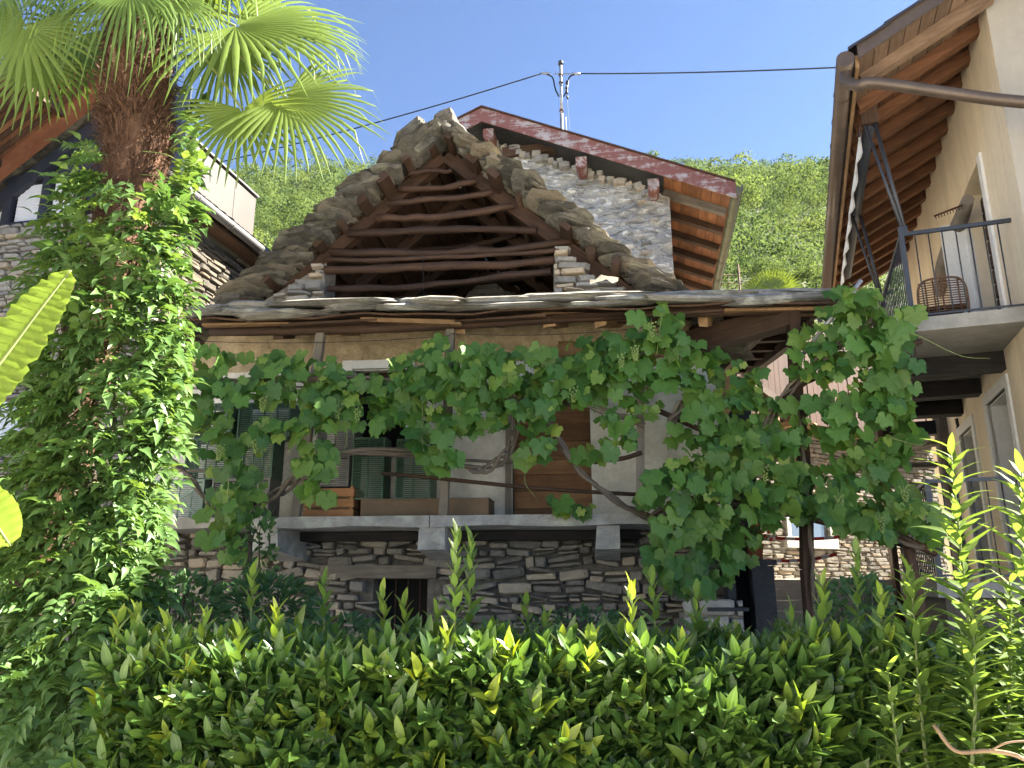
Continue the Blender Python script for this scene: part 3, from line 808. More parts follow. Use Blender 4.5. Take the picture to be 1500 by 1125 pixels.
# balcony slabs on corbels
s0 = hv(205, 768, -.9)[0]; sA = hv(357, 765, -.9)[0]; sB = hv(628, 762, -.9)[0]; sC = hv(940, 762, -.9)[0]
for a, b, m in ((s0, sA, 'concrete'), (sA + .012, sB, 'slate'), (sB + .012, sC + .25, 'slate')):
    mb = MB(); nn = 10
    for i in range(nn):
        q0 = a + (b - a) * i / nn; q1 = a + (b - a) * (i + 1) / nn
        f = lambda q: .012 * math.sin(q * 5.1) + .008 * math.sin(q * 13)
        g = lambda q: .010 * math.sin(q * 4.3 + 2)
        mb.hexa([(q0, -.9 + f(q0), zSlabF - .06 + g(q0)), (q1, -.9 + f(q1), zSlabF - .06 + g(q1)), (q1, .1, zSlabF - .06), (q0, .1, zSlabF - .06), (q0, -.9 + f(q0 + 2), zSlabF + .055), (q1, -.9 + f(q1 + 2), zSlabF + .055), (q1, .1, zSlabF + .055), (q0, .1, zSlabF + .055)])
    mb.build('balcony_slab', M[m], house)
for x0, x1 in ((368, 408), (612, 652), (872, 908)):
    a, b = hv(x0, 785, -.82)[0], hv(x1, 785, -.82)[0]; zt = zSlabF - .063
    mb = MB(); mb.hexa([(a, -.82, zt - .24), (b, -.82, zt - .24), (b + .02, .1, zt - .34), (a - .02, .1, zt - .34), (a + .02, -.86, zt), (b, -.86, zt), (b, .1, zt), (a, .1, zt)])
    mb.build('corbel', M['slate'], house)
MB().box(s0 + .3, sC, -.2, -.08, zSlabF - .17, zSlabF - .066, .01).build('balcony_beam', M['blackwood'], house)
zS = zSlabF + .055
# posts and rails of the balcony
posts = []
for xt, yt, xb, yb, rr in ((473, 480, 434, 756, .05), (661, 470, 650, 754, .05), (938, 455, 938, 752, .045)):
    a, b = hv(xb, yb, -.82), hv(xt, yt, -.82); mb = MB()
    p, r = wob_pole((a[0], -.82, zS), (b[0], -.84, zpl + .03), rr, rr * .9, 0, .012, 7)
    for i in range(6): mb.beam(p[i], p[i + 1], rr * 1.9, rr * 1.7)
    mb.build('post', M['greywood'], house)
for x0, y0, x1, y1, rr, m in ((250, 690, 330, 688, .016, 'greywood'), (468, 662, 640, 667, .026, 'greywood'), (560, 694, 940, 726, .022, 'oldwood'), (655, 674, 770, 676, .018, 'greywood'),
        (900, 570, 962, 565, .02, 'greywood'), (870, 678, 940, 664, .025, 'oldwood'), (260, 570, 960, 560, .014, 'greywood')):
    a, b = hv(x0, y0, -.88), hv(x1, y1, -.88); p, r = wob_pole((a[0], -.90, a[1]), (b[0], -.90, b[1]), rr, rr, .01, .008); MB().tube(p, r, 7).build('rail', M[m], house)
for y0, y1, x0, x1 in ((492, 500, 290, 660), (480, 489, 660, 945)):
    a, b = hv(x0, y1, -.9), hv(x1, y0, -.9); p, r = wob_pole((a[0], -.91, a[1]), (b[0], -.91, b[1]), .004, .004, .05, 0); MB().tube(p, r, 4).build('trellis_wire', M['cable'], house)
# shaded house corner on the alley side, its shade put into dark slate colour
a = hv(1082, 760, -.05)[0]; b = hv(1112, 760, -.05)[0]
MB().box(a, b, -.10, .5, 0, hv(1100, 600, -.05)[1], .01).build('shaded_corner', M['darkslate'], house)

# ------------------------------------------------------------------ the house behind, with the peeling fascia
B_ = Frame(*P(715, 300, 13.6).xy, 10)
rear = thing('rendered_rubble_house', 'taller house behind with rough grey render and peeling red fascia boards', 'house', B_)
ha = B_.hv
_, az = ha(715, 163, -.55); eu, ez = ha(1072, 272, -.55)
sl = (az - ez) / eu; wr = ha(983, 330, 0)[0]
gt = lambda u: az - .32 - abs(u) * sl
rough_wall('gable_wall', M['render'], rear, -.8, wr, 2.5, az, 0, .085, .05, (), 3.4, .9, gt)
mb = MB(); mb.face([(-.8, .12, 0), (wr - .03, .12, 0), (wr - .03, .12, gt(wr) - .1), (0, .12, gt(0) - .1), (-.8, .12, gt(.8) - .1)]); mb.build('wall_core', M['render'], rear)
mb = MB(); mb.box(wr - .4, wr - .02, .1, 8, 0, gt(wr) + .05); mb.box(-.8, -.5, .1, 8, 0, gt(.8)); mb.build('side_wall', M['render'], rear)
sti = []
for i in range(34):
    t = i / 33; u = .1 + t * (wr - .4); zz = gt(u) + .03 - U(.02, .14) ; s_ = U(.07, .15)
    sti.append((Matrix.Translation((u + U(-.05, .05), -.03, zz)) @ Matrix.Rotation(R(U(-20, 20)), 4, 'Y') @ Matrix.Diagonal((s_ * 1.3, .25, s_, 1)), random.randrange(14), random.random(), 0))
for i in range(22):
    s_ = U(.08, .2); u_, z_ = U(.0, wr - .2), 0; z_ = gt(u_) - U(.25, 2.6)
    sti.append((Matrix.Translation((u_, .055, z_)) @ Matrix.Rotation(R(U(-8, 8)), 4, 'Y') @ Matrix.Diagonal((s_ * 1.6, .26, s_ * .6, 1)), random.randrange(14), random.random(), 0))
pieces(rear, 'stone', stones('ashlar'), sti, M['ashlar'], 'more_stones')
a, b = ha(738, 224, -.03), ha(806, 217, -.03)
MB().beam((a[0], -.04, a[1] - .05), (b[0] + .1, -.04, b[1] - .03), .2, .16, j=.02).build('tie_beam', M['oldwood'], rear)
for sg in (-1, 1):
    e = eu + .05 if sg > 0 else -.95; mb = MB()
    mb.hexa([(0, -.62, az - .10), (e, -.62, az - .10 - abs(e) * sl), (e, 8, az - .10 - abs(e) * sl), (0, 8, az - .10), (0, -.62, az + .0), (e, -.62, az - abs(e) * sl), (e, 8, az - abs(e) * sl), (0, 8, az)])
    mb.build('roof', M['tile'], rear)
    mb = MB(); w_ = .27
    mb.hexa([(0, -.66, az - w_), (e, -.66, az - w_ - abs(e) * sl), (e, -.625, az - w_ - abs(e) * sl), (0, -.625, az - w_), (0, -.66, az + .02), (e, -.66, az + .02 - abs(e) * sl), (e, -.625, az + .02 - abs(e) * sl), (0, -.625, az + .02)])
    mb.build('fascia', M['fascia'], rear)
    mb = MB(); mb.hexa([(0, -.70, az + .022), (e, -.70, az + .022 - abs(e) * sl), (e, 8, az + .022 - abs(e) * sl), (0, 8, az + .022), (0, -.70, az + .05), (e, -.70, az + .05 - abs(e) * sl), (e, 8, az + .05 - abs(e) * sl), (0, 8, az + .05)])
    mb.build('roof_sheet', M['rust'], rear)
for xp, yp in ((715, 188), (851, 230), (957, 262)):
    u, z = ha(xp, yp, -.5); mb = MB(); z = az - .30 - abs(u) * sl; z1 = z - .22
    mb.hexa([(u - .1, -.5, z1 + .06), (u + .1, -.5, z1 + .06), (u + .1, .2, z1 + .06), (u - .1, .2, z1 + .06), (u - .1, -.5, z), (u + .1, -.5, z), (u + .1, .2, z), (u - .1, .2, z)])
    mb.hexa([(u - .05, -.498, z1), (u + .05, -.498, z1), (u + .05, .2, z1), (u - .05, .2, z1), (u - .1, -.498, z1 + .058), (u + .1, -.498, z1 + .058), (u + .1, .2, z1 + .058), (u - .1, .2, z1 + .058)])
    mb.build('purlin_end', M['fascia'], rear)
# boarded soffit over the sunny side
zf = lambda u: az - .105 - u * sl
nb = 7
for k in range(nb):
    q0 = wr - .1 + (eu - wr + .1) * k / nb + .004; q1 = wr - .1 + (eu - wr + .1) * (k + 1) / nb - .004
    for v0, v1 in ((-.6, 2.9), (2.905, 7.6)):
        mb = MB(); dz = U(-.006, 0); mb.hexa([(q0, v0, zf(q0) - .022 + dz), (q1, v0, zf(q1) - .022 + dz), (q1, v1, zf(q1) - .022 + dz), (q0, v1, zf(q0) - .022 + dz), (q0, v0, zf(q0)), (q1, v0, zf(q1)), (q1, v1, zf(q1)), (q0, v1, zf(q0))])
        mb.build('soffit_board', M['soffit_orange'], rear)
for k in range(10):
    v0 = .12 + k * .8; mb = MB(); zf = lambda u: az - .13 - u * sl
    mb.beam((wr - .1, v0, zf(wr - .1) - .07), (eu - .05, v0, zf(eu - .05) - .06), .13, .13, j=.006); mb.build('eave_rafter', M['greywood'] if k == 0 else M['oldwood'], rear)
gut = MB().tube([(eu + .07, -.6, ez - .12), (eu + .07, 8, ez - .12)], .085, 12).build('gutter', M['gutter_green'], rear)
for k in range(8): MB().tube([(eu + .07, -.4 + k * .95, ez - .12), (eu + .07, -.37 + k * .95, ez - .12)], .092, 12).build('gutter_joint', M['gutter_green'], gut)
MB().beam((eu + .17, -.6, ez - .06), (eu + .17, 8, ez - .06), .02, .1).build('gutter_lip', M['zinc'], gut)

# mast and cables
mu, mz = ha(823, 192, .4)
mbase = B_.w(mu, .4, az - abs(mu) * sl); mtop = B_.w(mu, .4, ha(823, 88, .4)[1])
mast = thing('service_mast', 'slim galvanised cable mast with cap standing on the rear roof', 'mast', loc=mbase)
hm_ = mtop.z - mbase.z
MB().tube([(0, 0, -.25), (0, 0, hm_ * .45)], .036, 10).tube([(0, 0, hm_ * .45), (0, 0, hm_ * .97)], .029, 10).build('pole', M['steel'], mast)
MB().tube([(0, 0, hm_ * .955), (0, 0, hm_ * .985), (0, 0, hm_)], [.055, .05, .015], 10).build('cap', M['darkmetal'], mast)
for z in (.84, .76, .48): MB().tube([(0, 0, hm_ * z), (0, 0, hm_ * z + .03)], .045, 10).build('clamp', M['rust'], mast)
MB().beam((-.14, 0, hm_ * .86), (.2, 0, hm_ * .86), .015, .02).beam((-.03, -.03, hm_ * .78), (.1, -.03, hm_ * .66), .01, .01).build('bracket', M['steel'], mast)
for sg in (-1, 1):
    MB().tube(curve([(sg * .30, 0, hm_ * .86), (sg * .17, 0, hm_ * .82), (sg * .12, -.02, hm_ * .70), (sg * .05, -.03, hm_ * .62)], 5), .016, 6).build('feeder_loop', M['cable'], mast)
    MB().tube([(sg * .22, 0, hm_ * .862), (sg * .40, 0, hm_ * (.862 - .005 * sg))], .024, 8).build('splice', M['steel'], mast)
for k in range(4): MB().tube([(.11 + U(-.02, .02), -.02, hm_ * (.60 + k * .05)), (.12, -.02, hm_ * (.63 + k * .05))], .022, 6).build('connector', M['cable'], mast)
MB().tube(curve([(.08, -.02, hm_ * .42), (.09, -.02, hm_ * .28), (.16, -.03, hm_ * .12), (.22, -.03, -.12)], 5), .010, 5).build('down_lead', M['zinc'], mast)
MB().tube(curve([(.12, -.02, hm_ * .6), (.15, -.02, hm_ * .35), (.21, -.03, hm_ * .05)], 4), .004, 4).build('thin_wire', M['cable'], mast)
def cable(name, a, b, sag, label, r=.013):
    a, b = Vector(a), Vector(b); pts = [a.lerp(b, i / 20) - Vector((0, 0, sag * 4 * (i / 20) * (1 - i / 20))) for i in range(21)]
    return tag(MB().tube(pts, r, 6).build(name, M['cable']), label, 'cable', 'overhead cables')
c0 = mbase + Vector((0, 0, hm_ * .862))
cable('overhead_cable', c0 + Vector((-.4, 0, 0)), P(285, 246, 15.5), .10, 'black cable from the mast down towards the palm crown')
cable('overhead_cable', c0 + Vector((.4, 0, 0)), P(1262, 97, 11.0), .04, 'black cable from the mast across to the brown gutter')
# ------------------------------------------------------------------ stone house with the big window (behind the palm)
_w = P(245, 300, 10.3)
G = Frame(_w.x, _w.y, 11.7)                          # origin: its corner between front (v=0) and sunny side (u=0)
left = thing('stone_house', 'grey dry-stone house with dark gable window behind the palm', 'house', G)
gz = 7.0
gv0, _ = G.hu(290, 300, .25)
fw = 7.0; ap_u = -3.0
sillz = G.hv(60, 323, 0)[1]
mb = MB(); mb.box(-fw, 0, .1, .5, 0, sillz); mb.box(-.5, -.1, .1, 9, 0, gz - .1); mb.box(-fw, -fw + .5, .5, 9, 0, gz - .1)
lw = mb.build('wall', M['mortar_light'], left)
uw0 = G.hv(-40, 400, 0)[0]
blank = (G.hv(-30, 600, 0)[0], G.hv(32, 600, 0)[0], G.hv(10, 648, 0)[1], G.hv(10, 588, 0)[1])
sf = rubble(uw0, 0.02, G.hv(60, 700, 0)[1], sillz, .055, .12, .14, .36, 0, .2, holes=[blank], gap=.014, tilt=2.5, split=.2)
pieces(lw, 'stone', stones('ashlar'), sf, M['ashlar'], 'small_stones', 200, [-abs(i[0].to_translation().x - uw0 - .6) for i in sf])
sw = MB().box(-.09, -.06, 0.02, 9, 0, gz - .1).build('sunny_wall', M['mortar_light'], left)
ss = rubble(.1, 6.0, 3.6, gz - .12, .055, .12, .16, .42, .04, .2, axis='v', gap=.012, tilt=2.5, split=.2)
pieces(sw, 'stone', stones('sunlitstone'), ss, M['sunlitstone'], 'small_stones', 290, [-abs(i[0].to_translation().z - 6) - abs(i[0].to_translation().y - 1.6) for i in ss])
# gable window
wo = MB().box(blank[0], blank[1], .02, .06, blank[2], blank[3]).build('white_shutter', M['blind'], left)
rs = math.tan(R(36))
ar = sillz + 2.9
def gline(px0, py0, px1, py1, v): a = G.hv(px0, py0, v); b = G.hv(px1, py1, v); return a, b
(a0, a1), (b0, b1) = gline(-8, 259, 88, 183, -.12)
k_ = (b1 - a1) / (b0 - a0)
topz = lambda u: a1 + (u - a0) * k_
uA = b0 + .9
roofz = topz(uA)
win = MB().box(-fw, 0, .22, .26, sillz, roofz).build('gable_glass', M['glass'], left)
def bar(p, q, w, d, m, par, nm, v=.12): MB().beam((p[0], v, p[1]), (q[0], v, q[1]), d, w, up=(0, 0, 1) if abs(p[0] - q[0]) > .05 else (1, 0, 0)).build(nm, M[m], par)
bar((a0 - 2, topz(a0 - 2) - .26), (uA, roofz - .26), .2, .12, 'window_frame', win, 'sloping_frame')
tr = G.hv(30, 262, .1)[1]; ms = G.hv(12, 300, .1)[0]
bar((a0 - .2, tr), (-.9, tr), .09, .12, 'window_frame', win, 'transom', .13)
bar((-fw + .5, sillz + .03), (-.9, sillz + .03), .06, .125, 'window_frame', win, 'sill_bar')
for xp in (11, 64, 112):
    u_ = G.hv(xp, 300, .1)[0]; MB().box(u_ - .055, u_ + .055, .07, .19, sillz + .06, tr - .045).build('mullion', M['window_frame'], win)
for xa, xb in ((24, 60), (76, 106)):
    p0, p1 = G.hv(xa, 312, .17)[0], G.hv(xb, 312, .17)[0]; bl = MB().box(p0, p1, .16, .185, sillz + .07, tr - .10).build('blind', M['blind'], win)
    z = sillz + .09
    while z < tr - .12: MB().box(p0 + .005, p1 - .005, .150, .158, z, z + .012).build('blind_slat', M['white'], bl); z += .06
u_ = G.hv(-10, 300, .1)[0]; MB().box(u_ - .2, ms - .1, .17, .19, sillz + .07, tr - .08).build('blind', M['white'], win)
mb = MB(); mb.hexa([(a0 - 2.5, -.30, topz(a0 - 2.5) - .19), (uA, -.30, roofz - .19), (uA, -.12, roofz - .19), (a0 - 2.5, -.12, topz(a0 - 2.5) - .19), (a0 - 2.5, -.30, topz(a0 - 2.5)), (uA, -.30, roofz), (uA, -.12, roofz), (a0 - 2.5, -.12, topz(a0 - 2.5))])
mb.build('bargeboard', M['bargeboard'], left)
# roof underside with boards, front overhang
def roof_piece(u0, z0, u1, z1, v0, v1, t, m, nm):
    mb = MB(); mb.hexa([(u0, v0, z0), (u1, v0, z1), (u1, v1, z1), (u0, v1, z0), (u0, v0, z0 + t), (u1, v0, z1 + t), (u1, v1, z1 + t), (u0, v1, z0 + t)]); return mb.build(nm, M[m], left)
ul = uA - 4.2; rl = roof_piece(ul, topz(ul) + .02, uA, roofz + .02, -1.25, .5, .1, 'gneiss', 'roof')
zr_e = gz + .18; er = .35
rr_ = roof_piece(uA, zr_e + (er - uA) * .42, er, zr_e, -.3, 9, .06, 'slateroof', 'roof')
roof_piece(-fw - .4, zr_e - .4, uA, zr_e + (er - .35 - uA) * .42 + .147, .5, 9, .06, 'slateroof', 'roof')
n_ = 14
for k in range(n_):
    v0 = -1.2 + k * .085
    roof_piece(ul, topz(ul) - .03 - .0, uA - .02, roofz - .03, v0, v0 + .07, .035, 'oldwood' if k % 2 else 'soffit', 'eave_board')
for k in range(4):
    u_ = ul + .5 + k * 1.0; MB().beam((u_, -1.22, topz(u_) - .10), (u_, -.31, topz(u_) - .10), .10, .12).build('rafter_tail', M['oldwood'], left)
# side eave: gutter, slab edges
slp = -.42
gu = MB().tube([(.42, gv0 - 1.5, gz + .06), (.42, gv0 + 5.5, gz + .06)], .075, 12).build('gutter', M['zinc'], left)
for k in range(7): MB().tube([(.42, gv0 - 1.2 + k * .9, gz + .06), (.42, gv0 - 1.17 + k * .9, gz + .06)], .082, 12).build('gutter_joint', M['zinc'], gu)
MB().box(.05, .33, gv0 - 1.5, gv0 + 5.5, gz - .06, gz + .0).build('eave_soffit', M['oldwood'], left)
inst = []
for k in range(30):
    v_ = gv0 - 1.4 + k * .22
    inst.append((Matrix.Translation((.22, v_, gz + .24)) @ Matrix.Rotation(math.atan(-slp), 4, 'Y') @ Matrix.Rotation(R(U(-6, 6)), 4, 'Z') @ Matrix.Diagonal((.55, .34, U(.03, .05), 1)), random.randrange(10), random.random(), 0))
pieces(rr_, 'roof_slab', slabs('slateroof'), inst, M['slateroof'], 'far_slabs')
# beige clad box on the roof
v1, zq = G.hu(372, 320, 0.0); v0, _ = G.hu(284, 280, 0.0)
ztop = G.hu(372, 286, 0.0)[1]
mid = v0 + (v1 - v0) * .62
bx = MB().box(-.5, -.03, v0 - .15, v1, gz + .15, ztop).build('roof_box', M['cladding'], left, 'beige metal-clad box on the roof beside the gutter')
for p0, p1 in ((v0 - .15, mid - .006), (mid + .006, v1 + .012)): MB().box(-.028, .0, p0, p1, gz + .2, ztop - .03).build('cladding_panel', M['cladding'], bx)
MB().box(-.55, .04, v0 - .2, v1 + .05, ztop + .002, ztop + .035).build('coping', M['zinc'], bx)

# ------------------------------------------------------------------ the cream stucco house with balcony
Q = Frame(5.0, 6.9, 20)
stuc = thing('stucco_house', 'cream stucco house with timber eaves, iron balcony and brown gutter', 'house', Q)
VEND = 6.9; ZB = 4.26
SO_W = 7.58; SL = .55
so = lambda u: SO_W + u * SL
DO = []
def opening(x0, x1, yb, yt, zb=None):      # from picture columns on the alley wall (u=0)
    va = Q.hu(x0, (yb + yt) / 2, 0)[0]; vb = Q.hu(x1, (yb + yt) / 2, 0)[0]
    lo, hi = min(va, vb), max(va, vb); return lo, hi
d1 = opening(1412, 1470, 600, 700); d2 = opening(1391, 1420, 700, 700)
ub = opening(1396, 1436, 400, 400)
# doorways along the wall
ZD = 1.6
doors = [(1.55, 2.55, ZD, 3.72), (3.5, 4.35, ZD, 3.65)]
bd = (1.15, 2.15, ZB, 6.35)
cuts = sorted(doors)
def wall_holes(mb, v0, v1, z0, z1, holes, u0, u1):
    vs = sorted({v0, v1, *[h[0] for h in holes], *[h[1] for h in holes]})
    for a, b in zip(vs, vs[1:]):
        hs = sorted([(h[2], h[3]) for h in holes if h[0] <= a + 1e-6 and h[1] >= b - 1e-6]); z = z0
        for c, d in hs:
            if c > z: mb.box(u0, u1, a, b, z, c)
            z = d
        if z < z1: mb.box(u0, u1, a, b, z, z1)
    return mb
wall_holes(MB(), .0, VEND, 0, 7.62, doors + [bd], 0, .4).build('alley_wall', M['stucco'], stuc)
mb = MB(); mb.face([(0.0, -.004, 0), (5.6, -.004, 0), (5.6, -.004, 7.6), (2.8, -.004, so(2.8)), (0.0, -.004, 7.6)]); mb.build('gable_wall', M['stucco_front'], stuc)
MB().box(5.2, 5.6, .0, VEND, 0, 7.6).box(.4, 5.2, VEND - .4, VEND, 0, 7.6).build('outer_wall', M['stucco'], stuc)
for k, (a, b, c, d) in enumerate(doors):
    dr = MB().box(.25, .29, a, b, c, d).build('door', M['oldwood'], stuc)
    MB().box(-.025, .03, a - .12, a, c, d + .12).box(-.025, .03, b, b + .12, c, d + .12).box(-.0245, .03, a, b, d, d + .12).build('door_frame', M['white'], dr)
    MB().box(.03, .25, b - .02, b + .0, c, d).box(.03, .25, a, a + .02, c, d).box(.03, .25, a + .02, b - .02, d - .02, d).build('door_reveal', M['white'], dr)
    for q in range(2): MB().box(.235, .249, a + .12, b - .12, c + .2 + q * .95, c + 1.0 + q * .95).build('door_panel', M['oldwood'], dr)
a, b, c, d = bd
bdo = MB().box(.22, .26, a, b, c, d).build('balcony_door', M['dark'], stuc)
MB().box(-.03, .04, a - .13, a, c, d).box(-.03, .04, b, b + .16, c, d - .3).build('door_frame', M['white'], bdo)
MB().box(-.30, -.03, b + .02, b + .06, c, d - .35).build('open_shutter', M['white'], bdo)
z = c + .1
while z < d - .2: MB().box(.17, .215, a + .06, b - .06, z, z + .16).build('door_slat', M['oldwood'], bdo); z += .19
# crooked timber lintel
v_a, z_a = Q.hu(1376, 430, -.06); v_b, z_b = Q.hu(1421, 292, -.06)
p = curve([(-.05, v_a, z_a), (-.09, v_a * .72 + v_b * .28, z_a + (z_b - z_a) * .45), (-.09, v_a * .4 + v_b * .6, z_a + (z_b - z_a) * .72), (-.08, v_b, z_b)], 4)
MB().tube(p, [.07 + .05 * math.sin(3.1 * i / (len(p) - 1)) for i in range(len(p))], 8).build('timber_lintel', M['greywood'], stuc)
hk = Q.hu(1413, 300, -.12); hk2 = Q.hu(1372, 310, -.12)
rake = thing('rusty_rake_head', 'rusty toothed rake head hanging beside the balcony door lintel', 'rake', loc=Q.w(-.14, hk[0], hk[1]))
A = Vector((0, 0, 0)); Bv = Q.w(-.45, hk[0] + .05, hk[1] - .07) - Q.w(-.14, hk[0], hk[1])
MB().tube([A, Bv], .012, 6).build('bar', M['rust'], rake)
for k in range(10): q = A.lerp(Bv, (k + .5) / 10); MB().tube([q, q + Vector((.0, -.01, -.05))], .006, 4).build('tooth', M['rust'], rake)
# eaves
EU = -1.32; V0 = -.55
nb = 11
for k in range(nb):
    q0 = EU + (.4 - EU) * k / nb + .004; q1 = EU + (.4 - EU) * (k + 1) / nb - .004
    for va, vb, m in ((V0, .44, 'brownpaint'), (.445, 3.6, 'soffit'), (3.605, VEND + .3, 'soffit')):
        mb = MB(); dz = U(-.004, .004); mb.hexa([(q0, va, so(q0) + dz), (q1, va, so(q1) + dz), (q1, vb, so(q1) + dz), (q0, vb, so(q0) + dz), (q0, va, so(q0) + .03), (q1, va, so(q1) + .03), (q1, vb, so(q1) + .03), (q0, vb, so(q0) + .03)])
        mb.build('soffit_board', M[m], stuc)
for k in range(15):
    v_ = -.18 + k * .5
    mb = MB(); m = 'brownpaint' if k < 1 else 'soffit'
    mb.hexa([(EU + .05, v_, so(EU + .05) - .13), (.05, v_, so(.05) - .16), (.05, v_ + .12, so(.05) - .16), (EU + .05, v_ + .12, so(EU + .05) - .13), (EU + .02, v_, so(EU + .02) - .003), (.05, v_, so(.05) - .003), (.05, v_ + .12, so(.05) - .003), (EU + .02, v_ + .12, so(EU + .02) - .003)])
    mb.build('eave_rafter', M[m], stuc)
rf = MB(); rf.hexa([(EU - .02, V0, so(EU) + .035), (2.8, V0, so(2.8) + .035), (2.8, VEND + .4, so(2.8) + .035), (EU - .02, VEND + .4, so(EU) + .035), (EU - .02, V0, so(EU) + .11), (2.8, V0, so(2.8) + .11), (2.8, VEND + .4, so(2.8) + .11), (EU - .02, VEND + .4, so(EU) + .11)])
rf.hexa([(2.8, V0, so(2.8) + .035), (6.9, V0, so(-1.2) + .035), (6.9, VEND + .4, so(-1.2) + .035), (2.8, VEND + .4, so(2.8) + .035), (2.8, V0, so(2.8) + .11), (6.9, V0, so(-1.2) + .11), (6.9, VEND + .4, so(-1.2) + .11), (2.8, VEND + .4, so(2.8) + .11)])
roofo = rf.build('roof', M['tile'], stuc)
mb = MB(); mb.hexa([(EU - .02, V0 - .035, so(EU) - .07), (2.8, V0 - .035, so(2.8) - .07), (2.8, V0 - .004, so(2.8) - .07), (EU - .02, V0 - .004, so(EU) - .07), (EU - .02, V0 - .035, so(EU) + .12), (2.8, V0 - .035, so(2.8) + .12), (2.8, V0 - .004, so(2.8) + .12), (EU - .02, V0 - .004, so(EU) + .12)])
mb.build('verge_board', M['gutter'], stuc)
for k in range(11):                 # verge tiles
    u0 = EU - .1 + k * .36; z0 = so(u0) + .115 + .035; mb = MB(); p = []
    for j in range(7):
        t = math.pi * (j / 6); p.append((math.cos(t), math.sin(t)))
    for j in range(6):
        (c0, s0_), (c1, s1_) = p[j], p[j + 1]; vv = lambda cc: V0 + .06 + cc * .13
        mb.face([(u0, vv(c0), z0 + s0_ * .09 - .06), (u0 + .4, vv(c0), z0 + .4 * SL + s0_ * .075 - .08), (u0 + .4, vv(c1), z0 + .4 * SL + s1_ * .075 - .08), (u0, vv(c1), z0 + s1_ * .09 - .06)])
        mb.face([(u0, V0 + .06, z0 - .06), (u0, vv(c0), z0 + s0_ * .09 - .06), (u0, vv(c1), z0 + s1_ * .09 - .06)])
    mb.build('verge_tile', M['tile'], roofo)
    for r_ in range(1, 4): MB().hexa([(u0, V0 + .2 + r_ * .3, z0 - .03), (u0 + .4, V0 + .2 + r_ * .3, z0 + .17), (u0 + .4, V0 + .48 + r_ * .3, z0 + .17), (u0, V0 + .48 + r_ * .3, z0 - .03), (u0, V0 + .2 + r_ * .3, z0 + .03), (u0 + .4, V0 + .2 + r_ * .3, z0 + .2), (u0 + .4, V0 + .48 + r_ * .3, z0 + .2), (u0, V0 + .48 + r_ * .3, z0 + .03)]).build('roof_tile', M['tile'], roofo)
MB().box(EU - .045, EU - .01, V0 + .05, VEND + .3, so(EU) - .12, so(EU) + .03).build('eave_board', M['tanwood'], stuc)
GU, GZ = EU - .14, so(EU) - .03
gut2 = MB().tube([(GU, V0 - .02, GZ), (GU, VEND + .4, GZ - .03)], .088, 16).build('gutter', M['gutter'], stuc)
for k in range(13): MB().tube([(GU, V0 + .62 + k * .55, GZ), (GU, V0 + .64 + k * .55, GZ)], .094, 16).build('gutter_bracket', M['gutter'], gut2)
e = Q.hv(1500, 148, V0 - .02)
MB().tube(curve([(GU, V0 + .12, GZ - .06), (GU + .0, V0 + .08, GZ - .2), (GU + .1, V0 + .0, GZ - .33), (GU + .3, V0 - .02, GZ - .37), (e[0], V0 + .0, e[1]), (e[0] + .9, V0 + .1, e[1] - .14), (e[0] + 1.2, -.08, e[1] - .3)], 6), .058, 14).build('downpipe', M['gutter'], stuc)
MB().tube([(e[0] + 1.2, -.08, e[1] - .3), (e[0] + 1.2, -.08, .2)], .055, 12).build('downpipe', M['gutter'], stuc)
# balcony
BU = -1.05; BV = .37; BE = 4.6
mb = MB(); mb.box(BU, -.003, BV, BE, ZB - .15, ZB - .003); mb.build('balcony_slab', M['concrete'], stuc)
for xr, y_ in ((1467, 520), (1435, 570), (1408, 596), (1380, 622)):
    v_, z_ = Q.hu(xr, y_, 0); MB().box(-1.0, .02, v_ - .11, v_ + .11, ZB - .36, ZB - .153, .012).build('balcony_beam', M['blackwood'], stuc)
rail = MB(); zr = ZB + .95
rail.beam((BU + .03, BV + .03, zr), (-.0, BV + .03, zr), .035, .04).beam((BU + .03, BV + .03, ZB + .03), (.0, BV + .03, ZB + .03), .012, .02)
rail.beam((BU + .03, BV + .03, zr), (BU + .03, BE, zr), .035, .04).beam((BU + .03, BV + .03, ZB + .05), (BU + .03, BE, ZB + .05), .012, .02)
ro = rail.build('railing', M['darkmetal'], stuc)
MB().beam((BU + .03, BV + .03, ZB - .3), (BU + .03, BV + .03, zr + .08), .05, .05).build('railing_post', M['darkmetal'], ro)
for k in range(1, 8): u_ = BU + .03 + k * .128; MB().tube([(u_, BV + .03, ZB + .03), (u_, BV + .03, zr - .02)], .0075, 6).build('railing_bar', M['darkmetal'], ro)
for k in range(1, 34): v_ = BV + .03 + k * .125; MB().tube([(BU + .03, v_, ZB - .35), (BU + .03, v_, zr - .02)], .0075, 6).build('railing_bar', M['darkmetal'], ro)
